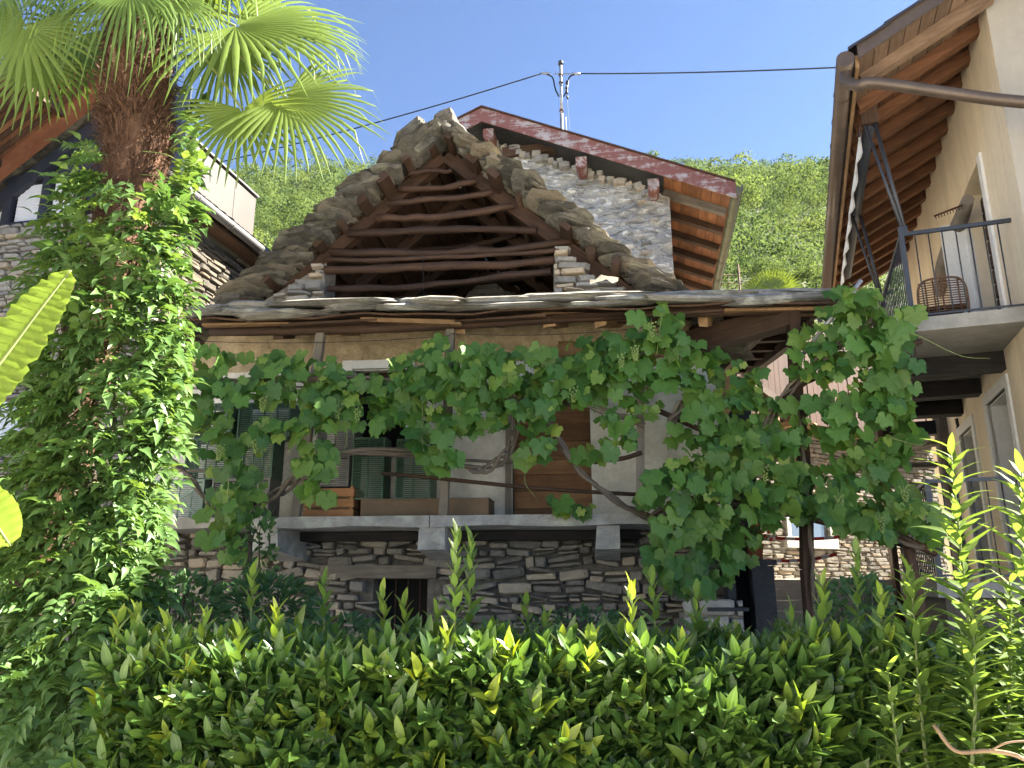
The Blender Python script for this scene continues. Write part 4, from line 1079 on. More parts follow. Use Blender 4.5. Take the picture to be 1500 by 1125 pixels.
# folded awning under the eave
aw = thing('folded_awning', 'folded fabric awning with dark arms under the brown gutter eave', 'awning', Q)
AU = EU + .10; AZ = so(EU) - .22
va0, za0 = Q.hu(1268, 190, AU); za0 = so(AU) - .24
pts = []
mb = MB(); n = 30
for i in range(n):
    v_a = va0 + i * 4.8 / n; v_b = va0 + (i + 1) * 4.8 / n
    f = lambda v: AU - .06 + .025 * math.sin(v * 9) ; g = lambda v: za0 - .17 + .02 * math.sin(v * 13)
    mb.face([(AU - .04, v_a, za0 + .02), (AU - .04, v_b, za0 + .02), (f(v_b), v_b, g(v_b)), (f(v_a), v_a, g(v_a))], None, True)
    mb.face([(AU - .02, v_b, za0 + .02), (AU - .02, v_a, za0 + .02), (f(v_a) + .02, v_a, g(v_a)), (f(v_b) + .02, v_b, g(v_b))], None, True)
    mb.face([(f(v_a), v_a, g(v_a)), (f(v_b), v_b, g(v_b)), (f(v_b) + .02, v_b, g(v_b)), (f(v_a) + .02, v_a, g(v_a))])
mb.build('fabric', M['blind'], aw)
MB().tube([(AU + .05, va0, za0 - .02), (AU + .05, va0 + 4.8, za0 - .02)], .06, 10).build('roller', M['darkmetal'], aw)
for vv in (va0, va0 + 2.4):
    MB().box(AU - .03, AU + .14, vv - .05, vv + .03, za0 - .04, so(AU) - .01).build('bracket', M['oldwood'], aw)
    for du in (0, .1):
        MB().tube([(AU + du, vv - .03, za0 - .05), (BU + .05 + du * .3, BV + .06 + (vv - va0) + du * .3, zr + .08)], .017 if du == 0 else .022, 8).build('arm', M['darkmetal'], aw)
    MB().box(BU + .02, BU + .10, BV + .03 + (vv - va0), BV + .10 + (vv - va0), zr + .022, zr + .10).build('foot_clamp', M['darkmetal'], aw)
# wicker chair
wc = Q.w(-.62, BV + .55, ZB)
ch = thing('wicker_chair', 'brown wicker chair behind the iron balcony railing', 'chair', loc=wc, rz=R(-20)); ch.scale = (.8, .8, .70)
arc = [(-.30 + .60 * i / 10, .0, .82 if 1 < i < 9 else (.75 if i in (1, 9) else .5)) for i in range(11)]
MB().tube(curve([(-.28, 0, 0), (-.3, 0, .5), (-.27, -.02, .74), (-.15, -.04, .83), (.15, -.04, .83), (.27, -.02, .74), (.3, 0, .5), (.28, 0, 0)], 4), .018, 7).build('back_frame', M['wicker'], ch)
for k in range(13): z = .30 + k * .04; MB().tube([(-.285, -.01, z), (0, -.05, z), (.285, -.01, z)], .010, 5).build('back_slat', M['wicker'], ch)
for k in range(5): u_ = -.2 + k * .1; MB().tube([(u_, -.045, .25), (u_, -.045, .82)], .012, 5).build('back_stake', M['wicker'], ch)
MB().box(-.29, .29, .02, .52, .36, .41).build('seat', M['wicker'], ch)
for sx in (-.25, .25): MB().tube([(sx, .48, 0), (sx, .48, .36)], .018, 6).build('leg', M['wicker'], ch)
# terrace in front of the doors, its railing and house number
TE = -1.15
mb = MB(); mb.box(TE, -.003, .2, 3.2, ZD - .14, ZD - .003); mb.build('terrace_slab', M['concrete'], stuc)
MB().box(TE + .1, -.01, .5, 3.1, 0, ZD - .15).build('terrace_base', M['mortar'], stuc)
tr_ = MB(); zt = ZD + .95
tr_.beam((TE + .04, .25, zt), (0, .25, zt), .035, .035).beam((TE + .04, .25, ZD + .06), (0, .25, ZD + .06), .012, .02).beam((TE + .04, .25, zt), (TE + .04, 3.1, zt), .035, .035).beam((TE + .04, .25, ZD + .06), (TE + .04, 3.1, ZD + .06), .012, .02)
tro = tr_.build('terrace_railing', M['darkmetal'], stuc)
MB().beam((TE + .04, .25, ZD), (TE + .04, .25, zt), .05, .05).build('railing_post', M['darkmetal'], tro)
for k in range(1, 9): u_ = TE + .04 + k * .125; MB().tube([(u_, .25, ZD + .06), (u_, .25, zt)], .007, 6).build('railing_bar', M['darkmetal'], tro)
for k in range(1, 23): v_ = .25 + k * .125; MB().tube([(TE + .04, v_, ZD + .06), (TE + .04, v_, zt)], .007, 6).build('railing_bar', M['darkmetal'], tro)
# house number 3A, cut from strokes
v_, z_ = Q.hu(1401, 620, -.02)
for ch_, off in (('3', .05), ('A', -.05)):
    mb = MB(); h = .13; w = .075
    seg = {'3': [((0, 1), (1, 1)), ((1, 1), (.4, .55)), ((.4, .55), (1, .35)), ((1, .35), (.7, 0)), ((.7, 0), (0, .08))], 'A': [((0, 0), (.5, 1)), ((.5, 1), (1, 0)), ((.2, .38), (.8, .38))]}[ch_]
    for (x0, y0), (x1, y1) in seg: mb.beam((-.012, v_ + off - (x0 - .5) * w, z_ - h / 2 + y0 * h), (-.012, v_ + off - (x1 - .5) * w, z_ - h / 2 + y1 * h), .014, .018, up=(1, 0, 0))
    mb.build('house_number', M['cable'], stuc, 'black house number 3A on the stucco')
# open stair further back
sta = thing('timber_stair', 'open timber stair treads rising behind the balcony beams', 'stair', Q)
for x0, x1, y_ in ((1298, 1372, 652), (1300, 1372, 683), (1292, 1372, 712), (1300, 1370, 745)):
    vv = 5.4 + (y_ - 652) * .002; a = Q.hv(x0, y_, vv); b = Q.hv(x1, y_, vv)
    MB().box(a[0] - .1, b[0], vv - .14, vv + .14, a[1] - .05, a[1] + .02, .005).build('tread', M['greywood'], sta)
a = Q.hv(1297, 640, 5.55); b = Q.hv(1297, 800, 5.55)
MB().box(a[0] - .14, a[0] - .06, 5.25, 5.75, 0, Q.hv(1297, 560, 5.55)[1]).build('stringer', M['oldwood'], sta)
a = Q.hv(1372, 640, 5.6); MB().box(a[0], a[0] + .12, 5.2, 5.8, 0, Q.hv(1372, 560, 5.55)[1]).build('stringer', M['greywood'], sta)

# ------------------------------------------------------------------ sunlit house at the end of the alley
_a = P(1190, 700, 16.5)
A_ = Frame(_a.x, _a.y, -33)
al = thing('alley_house', 'sunlit stone house with orange timber eaves at the end of the alley', 'house', A_)
def av(x, y): return A_.hv(x, y, 0)
u0, u1 = av(1085, 700)[0], av(1285, 700)[0]; zt_ = av(1200, 632)[1]
wn_ = (av(1158, 780)[0], av(1215, 780)[0], av(1190, 786)[1], av(1190, 762)[1] + .5)
mb = MB(); wall_ = MB().box(u0, u1 + 2.6, .08, .5, 0, zt_ + .6).build('wall', M['mortar_light'], al)
sa = rubble(u0, u1 + 2.6, 1.4, zt_ + .1, .06, .13, .16, .5, 0, .2, holes=[(wn_[0] - .12, wn_[1] + .12, wn_[2] - .25, wn_[3] + .1)], gap=.012, tilt=1.5, split=.25)
pieces(wall_, 'stone', stones('sunlitstone'), sa, M['sunlitstone'], 'small_stones', 290)
wo = MB().box(wn_[0] - .12, wn_[0], -.03, .1, wn_[2] - .02, wn_[3]).box(wn_[1], wn_[1] + .12, -.03, .1, wn_[2] - .02, wn_[3]).box(wn_[0] - .2, wn_[1] + .2, -.06, .1, wn_[2] - .24, wn_[2] - .021).build('window_surround', M['concrete'], al)
MB().box(wn_[0], wn_[1], .05, .07, wn_[2] - .02, wn_[3]).build('pane', M['glass'], wo)
u_ = u0 - .3; zf0 = zt_ + .02
while u_ < u1 + 2.6:
    w = U(.15, .22); MB().box(u_, u_ + w - .01, -.36 + U(-.008, .008), -.32, zf0, zf0 + 2.3).build('loft_board', M['loftwood'], al); u_ += w
MB().box(u0 - .3, u1 + 2.6, -.3, .6, zf0 + .1, zf0 + 2.3).build('loft', M['oldwood'], al)
for k in range(7): MB().box(u0 + k * .6, u0 + k * .6 + .1, -.5, .05, zf0 - .12, zf0 - .004).build('loft_joist', M['tanwood'], al)
MB().beam((u0 - .2, -.42, zf0 + .75), (u0 + 1.5, -.42, zf0 + .1), .06, .14).build('brace', M['cladboard'], al)
# ------------------------------------------------------------------ alley: steps, low wall, stand, tape
al_f = Frame(*P(1150, 850, 10.4).xy, 8)
tag(MB().box(1.7, 9, 9.9, 40, .0, .004).build('alley_pavement', M['paving']), kind='structure')
sp = thing('stone_steps', 'worn stone steps climbing the alley between the house and the pergola post', 'steps', al_f)
for k in range(8):
    y_ = (935, 916, 897, 878, 860, 843, 838, 835)[k]; v0 = -.3 + k * .34; u_a, z_ = al_f.hv(1118, y_, v0); u_b = al_f.hv(1255, y_, v0)[0]
    z_ = .60 + k * .15
    mb = MB(); nn = 6
    for i in range(nn):
        q0 = u_a + (u_b - u_a) * i / nn; q1 = u_a + (u_b - u_a) * (i + 1) / nn; f = lambda q: .02 * math.sin(q * 6 + k * 2) - .015
        mb.hexa([(q0, v0 + f(q0), 0), (q1, v0 + f(q1), 0), (q1, v0 + .6, 0), (q0, v0 + .6, 0), (q0, v0 + f(q0 + 1), z_ + f(q0) * .6), (q1, v0 + f(q1 + 1), z_ + f(q1) * .6), (q1, v0 + .6, z_), (q0, v0 + .6, z_)])
    mb.build('step', M['step'], sp)
u_a = al_f.hv(1118, 850, 2.4)[0]; MB().box(u_a, u_a + 3, 2.72, 7.0, 0, .60 + 7 * .15 - .01).build('landing', M['step'], sp)
for i, (x0, y0, x1, y1) in enumerate(((1092, 783, 1235, 786), (1108, 820, 1226, 812))):
    a, b = P(x0, y0, 11.6), P(x1, y1, 11.9); t = thing('barrier_tape', ('upper' if i == 0 else 'lower') + ' red and white barrier tape strung across the alley steps', 'tape', loc=a, group='barrier tapes')
    n = 10
    for k in range(n):
        q = lambda j: (b - a) * (j / n) - Vector((0, 0, .10 * (j / n) * (1 - j / n) * 2))
        p0, p1 = q(k), q(k + 1); z = Vector((0, .004 * (k % 3), .024)); y = Vector((0, .002, 0))
        mb = MB(); mb.hexa([p0 - z, p1 - z, p1 - z + y, p0 - z + y, p0 + z, p1 + z, p1 + z + y, p0 + z + y]); mb.build('red_band' if k % 2 else 'white_band', M['tapered' if k % 2 else 'tapewhite'], t)
std = thing('slate_stand', 'dark slate stand with slab top beside the house corner', 'stand', H)
u0, zt = hv(1062, 823, -.25); u1 = hv(1128, 823, -.25)[0]
MB().box(u0, u1 + .03, -.45, .05, zt - .04, zt + .02, .008).build('top_slab', M['darkslate'], std)
MB().box(u1 - .22, u1, -.40, .0, 0, zt - .042, .006).build('upright', M['darkslate'], std)
MB().box(u0, u0 + .08, -.35, .0, 0, zt - .042).build('upright', M['darkslate'], std)
MB().box(u0 + .08, u1 - .22, -.1, -.06, 0, zt - .042).build('shade_panel', M['dark'], std)  # near-black sheet painting the shade in the hollow of the stand
pb = H.w(hv(1108, 820, -.3)[0], -.28, zt + .022)
pot = thing('flower_pot', 'terracotta pot of red flowers on the dark slate stand', 'flower pot', loc=pb)
MB().tube([(0, 0, 0), (0, 0, .14), (0, 0, .142), (0, 0, .17)], [.065, .09, .10, .10], 14).build('pot', M['terracotta'], pot)
POTL = Tpl([(-.5, 0, 0), (0, 0, .08), (.5, 0, 0), (.35, .8, .1), (0, 1, 0), (-.35, .8, .1)], [(0, 1, 5), (1, 4, 5), (1, 2, 3), (1, 3, 4)], [0, 1, 0, 0, 1, 0])
ins = []
for k in range(70):
    d = rv().normalized(); d.z = abs(d.z); p = d * U(.05, .17) + Vector((0, 0, .2)); ins.append((basis(p, d + rv(.4), Vector((0, -.3, 1)) + rv(.5), .05, .06, .05), 0, random.random(), 0))
bake('foliage', [POTL], ins, L['shrub'], pot)
for k in range(12):
    d = rv().normalized(); d.z = abs(d.z); mb = MB(); mb.tube([d * .16 + Vector((0, 0, .2)), d * .19 + Vector((0, 0, .21)), d * .20 + Vector((0, 0, .21))], [.008, .025, .006], 6).build('bloom', M['red_flower'], pot)
lwf = thing('low_garden_wall', 'low whitewashed stone wall with dark cap slab beside the slate stand', 'wall', H)
u0, zt = hv(1000, 893, -.5); u1 = hv(1090, 893, -.5)[0]
core = MB().box(u0, u1, -.42, -.05, 0, zt - .03).build('core', M['mortar_light'], lwf)
si = rubble(u0, u1, .5, zt - .02, .09, .18, .14, .34, -.5, .15, tilt=4)
pieces(core, 'stone', stones('palestone'), si, M['palestone'], 'more_stones')
MB().box(u0 + .25, u1 + .04, -.56, -.03, zt - .02, zt + .03, .01).build('cap_slab', M['darkslate'], lwf)

# pergola on the alley side -----------------------------------------------------
pg = thing('vine_pergola', 'weathered timber pergola post and poles carrying the vine beside the alley', 'pergola', loc=P(1195, 940, 7.9) * 1.0)
pg.location.z = 0; O = Vector(pg.location)
def pgp(x, y, Y): return P(x, y, Y) - O
top, bot = pgp(1160, 440, 7.95), pgp(1194, 935, 7.95); bot2 = bot + (bot - top) * .6; bot2.z = 0
p = [bot2.lerp(top, i / 8) + Vector((.02 * math.sin(i * 1.7), 0, 0)) for i in range(9)]
mb = MB()
for i in range(8): mb.beam(p[i], p[i + 1], .11, .11)
mb.build('post', M['oldwood'], pg)
for nm, pts, r, m in (('pole', [(1078, 728, 8.0), (1200, 762, 7.8), (1300, 782, 7.6), (1372, 810, 7.5)], .042, 'oldwood'), ('pole', [(1075, 742, 8.1), (1190, 760, 7.95), (1330, 800, 7.7)], .03, 'oldwood'),
                      ('pole', [(960, 600, 8.2), (1080, 640, 8.1), (1180, 560, 7.9), (1350, 500, 7.5)], .03, 'oldwood'), ('pipe', [(1174, 522, 7.75), (1262, 410, 7.3)], .022, 'steel'), ('pole', [(1330, 800, 7.6), (1350, 900, 7.5), (1360, 1010, 7.5)], .05, 'oldwood')):
    q = [pgp(*t) for t in pts]; q = curve(q, 4) if len(q) > 2 else q
    MB().tube(q, r, 9).build(nm, M[m], pg)
# small iron fence and fan palm beyond the porch roof
fn = thing('iron_fence', 'thin rusty iron fence above the porch roof edge', 'fence', loc=P(1082, 400, 20))
for dx in (0, -1.0): MB().tube([(dx, 0, -4.0), (dx, 0, .25 if dx == 0 else .0)], .025, 6).build('fence_post', M['rust'], fn)
for dz in (-.05, -.3): MB().tube([(-1.6, 0, dz), (.05, 0, dz)], .012, 5).build('fence_rail', M['rust'], fn)
for k in range(6): MB().tube([(-1.4 + k * .22, 0, -.6), (-1.4 + k * .22, 0, -.05)], .007, 4).build('fence_wire', M['rust'], fn)

# ------------------------------------------------------------------ pale house added out of view on the left to bounce sun into the porch
K = Frame(-7.2, -3.6, 0)
lh = thing('bounce_house', 'added unseen limewashed house that bounces sunlight into the porch, beside the lane opposite the palm garden', 'house', K)
wins = [(-5.0, -4.0, .9, 2.3), (-1.4, -.4, .9, 2.3), (3.6, 4.6, .9, 2.3), (-5.0, -4.0, 3.9, 5.3), (-1.4, -.4, 3.9, 5.3), (1.2, 2.2, 3.9, 5.3), (3.6, 4.6, 3.9, 5.3)]; ldoor = (1.2, 2.2, 0, 2.2)
wall_holes(MB(), -6.4, 6.0, 0, 6.6, wins + [ldoor], -.4, 0).build('lane_wall', M['limewash'], lh)
MB().box(-6, -.4, -6.4, -6.0, 0, 6.6).box(-6, -.4, 5.6, 6.0, 0, 6.6).box(-6.4, -6, -6.4, 6.0, 0, 6.6).build('outer_wall', M['limewash'], lh)
for a, b, c, d in wins:
    w_ = MB().box(-.22, -.19, a, b, c, d).build('window', M['glass'], lh)
    MB().box(-.19, -.14, a, a + .06, c, d).box(-.19, -.14, b - .06, b, c, d).box(-.19, -.14, (a + b) / 2 - .03, (a + b) / 2 + .03, c, d).build('frame', M['white'], w_)
    MB().box(.004, .04, a - .52, a - .02, c, d).build('shutter', M['greencrate'], w_); MB().box(.004, .04, b + .02, b + .52, c, d).build('shutter', M['greencrate'], w_)
MB().box(-.22, -.18, ldoor[0], ldoor[1], 0, 2.2).build('door', M['doorwood'], lh)
for sg in (-1, 1):
    mb = MB(); e0, e1 = (-3.2, .6) if sg > 0 else (-3.2, -7.0); z0, z1 = 8.4, 6.45
    mb.hexa([(e0, -6.9, z0), (e1, -6.9, z1), (e1, 6.5, z1), (e0, 6.5, z0), (e0, -6.9, z0 + .12), (e1, -6.9, z1 + .12), (e1, 6.5, z1 + .12), (e0, 6.5, z0 + .12)]); mb.build('roof', M['tile'], lh)
for v_ in (-6.2, 5.8): mb = MB(); mb.face([(-6.2, v_, 6.6), (-.2, v_, 6.6), (-3.2, v_, 8.35)]); mb.build('gable', M['limewash'], lh)

# scrap of white sheet caught on the porch slabs
u_, z_ = hv(885, 414, VE + .35); rag = MB(); r_ = random.Random(4); g = [[(u_ - .16 + .32 * i / 5, VE + .2 + .3 * j / 3, z_ - .02 + .035 * r_.random() + .02 * j + (.03 if 1 < i < 4 else 0)) for j in range(4)] for i in range(6)]
for i in range(5):
    for j in range(3): rag.face([g[i][j], g[i + 1][j], g[i + 1][j + 1], g[i][j + 1]], None, True)
ro_ = rag.build('white_scrap', M['white']); ro_.location = H.o; ro_.rotation_euler = (0, 0, -H.a); tag(ro_, 'crumpled white sheet scrap lying on the porch roof slabs', 'scrap')
# ------------------------------------------------------------------ things on the balcony
def plastic_crate(x0, x1, yt, yb, v, m, label, dep=.32, tilt=0.0, zb=None, nx=2, star=False):
    (u0, z0), (u1, z1) = H.hv(x0, yb, v), H.hv(x1, yt, v)
    if zb is not None: z0 = zb
    t = thing('plastic_crate', label, 'crate', loc=H.w((u0 + u1) / 2, v, z0), rz=-H.a + R(tilt), group='vented plastic crates stacked on the balcony')
    w, h = u1 - u0, z1 - z0; b = .022; mat = M[m]
    mb = MB(); mb.box(-w / 2, w / 2, 0, .03, 0, b).box(-w / 2, w / 2, 0, .03, h - b, h).box(-w / 2, -w / 2 + b, 0.001, .03, b, h - b).box(w / 2 - b, w / 2, 0.001, .03, b, h - b); mb.build('rim', mat, t)
    mb = MB(); n = int(h / .022)
    for k in range(1, n): z = h * k / n; mb.box(-w / 2 + b, w / 2 - b, .012, .02, z - .0055, z + .0055)
    for k in range(1, nx * 2): u = -w / 2 + w * k / (nx * 2); mb.box(u - .007, u + .007, .006, .0245, b, h - b)
    if star:
        for a in (-1, 1): mb.beam((-w / 2 + b, .004, h / 2 - a * h * .4), (w / 2 - b, .004, h / 2 + a * h * .4), .012, .03, up=(0, 0, 1))
    mb.build('vented_base', mat, t)
    MB().box(-w / 2, -w / 2 + .012, .031, dep, 0, h).build('side', mat, t); MB().box(w / 2 - .012, w / 2, .031, dep, 0, h).build('side', mat, t)
    MB().box(-w / 2 + .013, w / 2 - .013, .031, dep, 0, .012).build('side', mat, t); MB().box(-w / 2 + .013, w / 2 - .013, .031, dep, h - .012, h).build('side', mat, t)
    return z1
zc = zS
r1 = plastic_crate(222, 300, 702, 756, -.55, 'palecrate', 'pale green vented crate with star ribs at the balcony end by the creeper', zb=zc, star=True)
r1b = plastic_crate(306, 396, 700, 757, -.55, 'greycrate', 'grey vented crate on the slab right of the pale green one', zb=zc)
r2 = plastic_crate(268, 334, 642, 701, -.5, 'greencrate', 'dark green crate standing on the pale green crate', zb=r1 + .002)
r2b = plastic_crate(338, 402, 640, 699, -.5, 'greencrate', 'dark green crate standing on the grey vented crate', zb=r1b + .002)
plastic_crate(284, 342, 590, 641, -.46, 'greencrate', 'topmost dark green crate above the pale green crate', zb=r2 + .002)
plastic_crate(346, 426, 588, 639, -.46, 'greencrate', 'wider topmost dark green crate beside the left post', zb=r2b + .002)
# slatted wooden crate
(u0, _), (u1, zw) = H.hv(443, 757, -.6), H.hv(519, 712, -.6)
t = thing('wooden_crate', 'orange-brown slatted wooden crate on the slab beside the leaning post', 'crate', loc=H.w((u0 + u1) / 2, -.6, zS), rz=-H.a); w = u1 - u0; h = zw - zS
for k in range(3): z = h * (k + .04) / 3; MB().box(-w / 2, w / 2, 0, .014, z, z + h * .26, .002).build('slat', M['cratewood'], t); MB().box(w / 2 - .014, w / 2, .016, .4, z, z + h * .26, .002).build('slat', M['cratewood'], t); MB().box(-w / 2, -w / 2 + .014, .016, .4, z, z + h * .26, .002).build('slat', M['cratewood'], t)
for sx in (-1, 1): MB().box(sx * (w / 2 - .035) - .016, sx * (w / 2 - .035) + .016, .0155, .045, 0, h).build('corner_block', M['cratewood'], t)
MB().box(-w / 2 + .016, w / 2 - .016, .05, .4, .01, h * .8).build('contents', M['card'], t)
g1 = plastic_crate(452, 512, 664, 711, -.58, 'greycrate', 'grey slatted crate resting on the wooden crate', zb=zw + .002, nx=1)
plastic_crate(462, 520, 616, 662, -.5, 'greycrate', 'grey mesh crate, topmost above the wooden crate', zb=g1 + .002)
(u0, _), (u1, zx) = H.hv(528, 757, -.62), H.hv(716, 729, -.62)
t = thing('brown_box', 'long plain brown box lying on the slab under two green crates', 'box', loc=H.w((u0 + u1) / 2, -.62, zS), rz=-H.a); w = u1 - u0; h = zx - zS
MB().box(-w / 2, w / 2, 0, .45, 0, h - .012, .004).build('body', M['card'], t); MB().box(-w / 2 - .006, w / 2 + .006, -.008, .46, h - .011, h, .002).build('lid', M['card'], t)
plastic_crate(513, 564, 640, 728, -.55, 'greencrate', 'green crate upright on the long box beside the wooden crate', zb=zx + .002, nx=1)
plastic_crate(578, 633, 642, 728, -.55, 'greencrate', 'green crate upright on the long box beside the middle post', zb=zx + .002, nx=1)

# ------------------------------------------------------------------ leaf templates
def tpl_long(w=.3, fold=.10, curl=.25, n=5, tip=1.0, wave=0.0):
    v = []; f = []; rib = []
    for i in range(n + 1):
        t = i / n; ww = w * .5 * (math.sin(math.pi * min(1, t ** .8 * .97 + .03)) ** .8) if 0 < i < n else .004
        z = -curl * t * t + wave * math.sin(t * 9)
        v += [(-ww, t, z + fold * ww * 2), (0, t, z), (ww, t, z + fold * ww * 2)]; rib += [0, 1, 0]
        if i:
            a = 3 * (i - 1); b = 3 * i
            f += [(a, a + 1, b + 1), (a, b + 1, b), (a + 1, a + 2, b + 2), (a + 1, b + 2, b + 1)]
    return Tpl(v, f, rib, True)
def tpl_grape(seed):
    r = random.Random(seed); spec = [(0, 1.05, 1), (9, .86, 0), (20, .84, 0), (31, .73, 0), (42, .83, 0), (54, .97, 1), (66, .80, 0), (80, .80, 0), (94, .70, 0), (112, .86, 1), (130, .70, 0), (150, .68, 0), (170, .42, 0)]
    ring = []
    for sg in (1, -1):
        part = [(a * sg, q * r.uniform(.93, 1.07), rb) for a, q, rb in spec if not (sg < 0 and a == 0)]
        ring += part if sg > 0 else part[::-1]
    ring = ring[:13] + ring[13:]
    v = [(0, 0, .06)]; rib = [1]
    cup = r.uniform(-.12, .38); tw = r.uniform(-.35, .35)
    for a, q, rb in ring:
        x, y = math.sin(R(a)) * q, math.cos(R(a)) * q; v.append((x, y, -cup * q * q + tw * x * y + (0.0 if rb else .035) + r.uniform(-.05, .05))); rib.append(rb)
    f = []; m = len(ring)
    for i in range(m):
        j = (i + 1) % m
        if i == 12: continue
        f.append((0, j + 1, i + 1))
    return Tpl(v, f, rib, True)
def tpl_compound(seed, pairs=4):
    r = random.Random(seed); v = []; f = []; rib = []
    def leaflet(px, py, pz, dx, dy, L_, sag):
        b = len(v); d = Vector((dx, dy, 0)).normalized(); s = Vector((-d.y, d.x, 0)); w = L_ * .27
        tw = r.uniform(-.5, .5)
        for t, k in ((0, 0), (.22, .85), (.42, 1), (.7, .55), (1, 0)):
            c = Vector((px, py, pz)) + d * (t * L_) + Vector((0, 0, -sag * t * t * L_ + .05 * L_ * math.sin(t * 3)))
            if k == 0: v.append(tuple(c)); rib.append(1)
            else:
                for e in (-1, 0, 1): q = c + s * (e * w * k) + Vector((0, 0, abs(e) * w * .3 + e * tw * w * .5)); v.append(tuple(q)); rib.append(1 - abs(e))
        f.extend([(b, b + 2, b + 1), (b, b + 3, b + 2)])
        for q in (b + 1, b + 4): f.extend([(q, q + 1, q + 4), (q, q + 4, q + 3), (q + 1, q + 2, q + 5), (q + 1, q + 5, q + 4)])
        f.extend([(b + 7, b + 8, b + 10), (b + 8, b + 9, b + 10)])
    arch = r.uniform(.25, .5); z = lambda t: -arch * t * t
    for k in range(pairs):
        t = .22 + .68 * k / (pairs - .5)
        for sg in (-1, 1): leaflet(0, t, z(t), sg * 1.0, .55 + r.uniform(-.15, .2), r.uniform(.36, .48) * (1 - .12 * abs(k - 1.5)), r.uniform(.2, .6))
    leaflet(0, 1, z(1), r.uniform(-.2, .2), 1, .5, .5)
    b = len(v)
    for i in range(5): t = i / 4; v.extend([(-.008, t, z(t)), (.008, t, z(t))]); rib.extend([1, 1])
    for i in range(4): q = b + 2 * i; f.extend([(q, q + 1, q + 3), (q, q + 3, q + 2)])
    return Tpl(v, f, rib, True)

def px_of(p):
    q = Vector(p) - Vector((0, 0, CAMZ)); f = q.y * _c + q.z * _s; up = -q.y * _s + q.z * _c
    return (750 + FPX * q.x / f, 562.5 - FPX * up / f, f) if f > .05 else (-9999, 0, 1)
def seen(p, m=20): x, y, _ = px_of(p); return -m < x < 1500 + m and -m < y < 1125 + m

# ------------------------------------------------------------------ grape vine
vine = thing('grape_vine', 'old grape vine with broad green leaves and unripe grapes draped along the balcony', 'vine', loc=(H.w(hv(930, 760, -.9)[0], -1.0, 0)))
VO = Vector(vine.location)
GR = [tpl_grape(i) for i in range(8)]
# leafy masses: picture ellipse (cx, cy, rx, ry), distance range, number of leaves
masses = [(300, 575, 50, 60, 8.0, 8.5, 40), (1090, 690, 50, 60, 7.4, 7.8, 30), (1020, 845, 50, 22, 7.3, 7.6, 14), (1150, 630, 40, 50, 7.6, 8.0, 20), (270, 590, 25, 50, 8.0, 8.4, 16), (370, 555, 70, 32, 7.9, 8.4, 40), (450, 560, 70, 40, 7.9, 8.3, 48), (530, 590, 70, 42, 7.8, 8.3, 52), (610, 570, 60, 50, 7.8, 8.2, 52), (660, 540, 60, 40, 7.8, 8.2, 45),
          (720, 555, 70, 48, 7.7, 8.2, 62), (790, 560, 70, 50, 7.7, 8.1, 66), (850, 545, 60, 42, 7.7, 8.1, 48), (900, 520, 50, 40, 7.6, 8.0, 36), (965, 470, 32, 32, 7.5, 7.9, 16), (930, 560, 40, 60, 7.7, 8.1, 30), (985, 530, 40, 45, 7.6, 8.0, 30),
          (300, 630, 28, 45, 8.0, 8.4, 11), (345, 665, 45, 38, 7.8, 8.2, 18), (330, 760, 34, 50, 7.6, 8.0, 26), (365, 730, 30, 30, 7.7, 8.0, 12), (455, 640, 32, 60, 7.7, 8.1, 24), (470, 715, 24, 26, 7.6, 7.9, 10), (350, 805, 14, 18, 7.6, 7.8, 3), (395, 640, 24, 26, 7.8, 8.0, 7),
          (640, 640, 36, 40, 7.7, 8.1, 22), (645, 685, 18, 22, 7.7, 7.9, 6), (700, 605, 40, 35, 7.7, 8.0, 22), (790, 620, 30, 40, 7.6, 7.9, 16), (785, 670, 20, 22, 7.6, 7.8, 6), (905, 625, 28, 40, 7.6, 7.9, 18), (830, 742, 40, 12, 8.0, 8.2, 10), (865, 672, 22, 16, 7.8, 8, 5),
          (1060, 560, 60, 45, 7.6, 8.1, 42), (1090, 620, 55, 50, 7.6, 8.0, 34), (1030, 650, 45, 60, 7.6, 8.0, 36), (1000, 740, 60, 60, 7.4, 7.9, 58), (1050, 800, 55, 50, 7.4, 7.8, 44), (985, 830, 36, 34, 7.4, 7.7, 16), (1065, 720, 45, 55, 7.5, 7.9, 36),
          (1180, 520, 40, 32, 7.5, 7.9, 20), (1230, 480, 50, 45, 7.3, 7.7, 34), (1290, 470, 50, 45, 7.2, 7.6, 34), (1260, 560, 60, 50, 7.3, 7.7, 44), (1310, 540, 40, 60, 7.2, 7.6, 34), (1280, 640, 50, 45, 7.3, 7.7, 30), (1215, 610, 32, 40, 7.4, 7.8, 16), (1320, 620, 24, 36, 7.2, 7.5, 12), (1260, 430, 40, 16, 7.2, 7.5, 9),
          (1140, 680, 42, 34, 7.5, 7.9, 20), (1190, 720, 60, 36, 7.4, 7.8, 34), (1270, 740, 70, 36, 7.3, 7.7, 44), (1330, 765, 45, 40, 7.2, 7.6, 28), (1150, 740, 40, 30, 7.5, 7.8, 18), (1230, 690, 30, 20, 7.5, 7.8, 7), (1300, 690, 30, 20, 7.4, 7.7, 8)]
inst = []; pri = []; leafpos = []
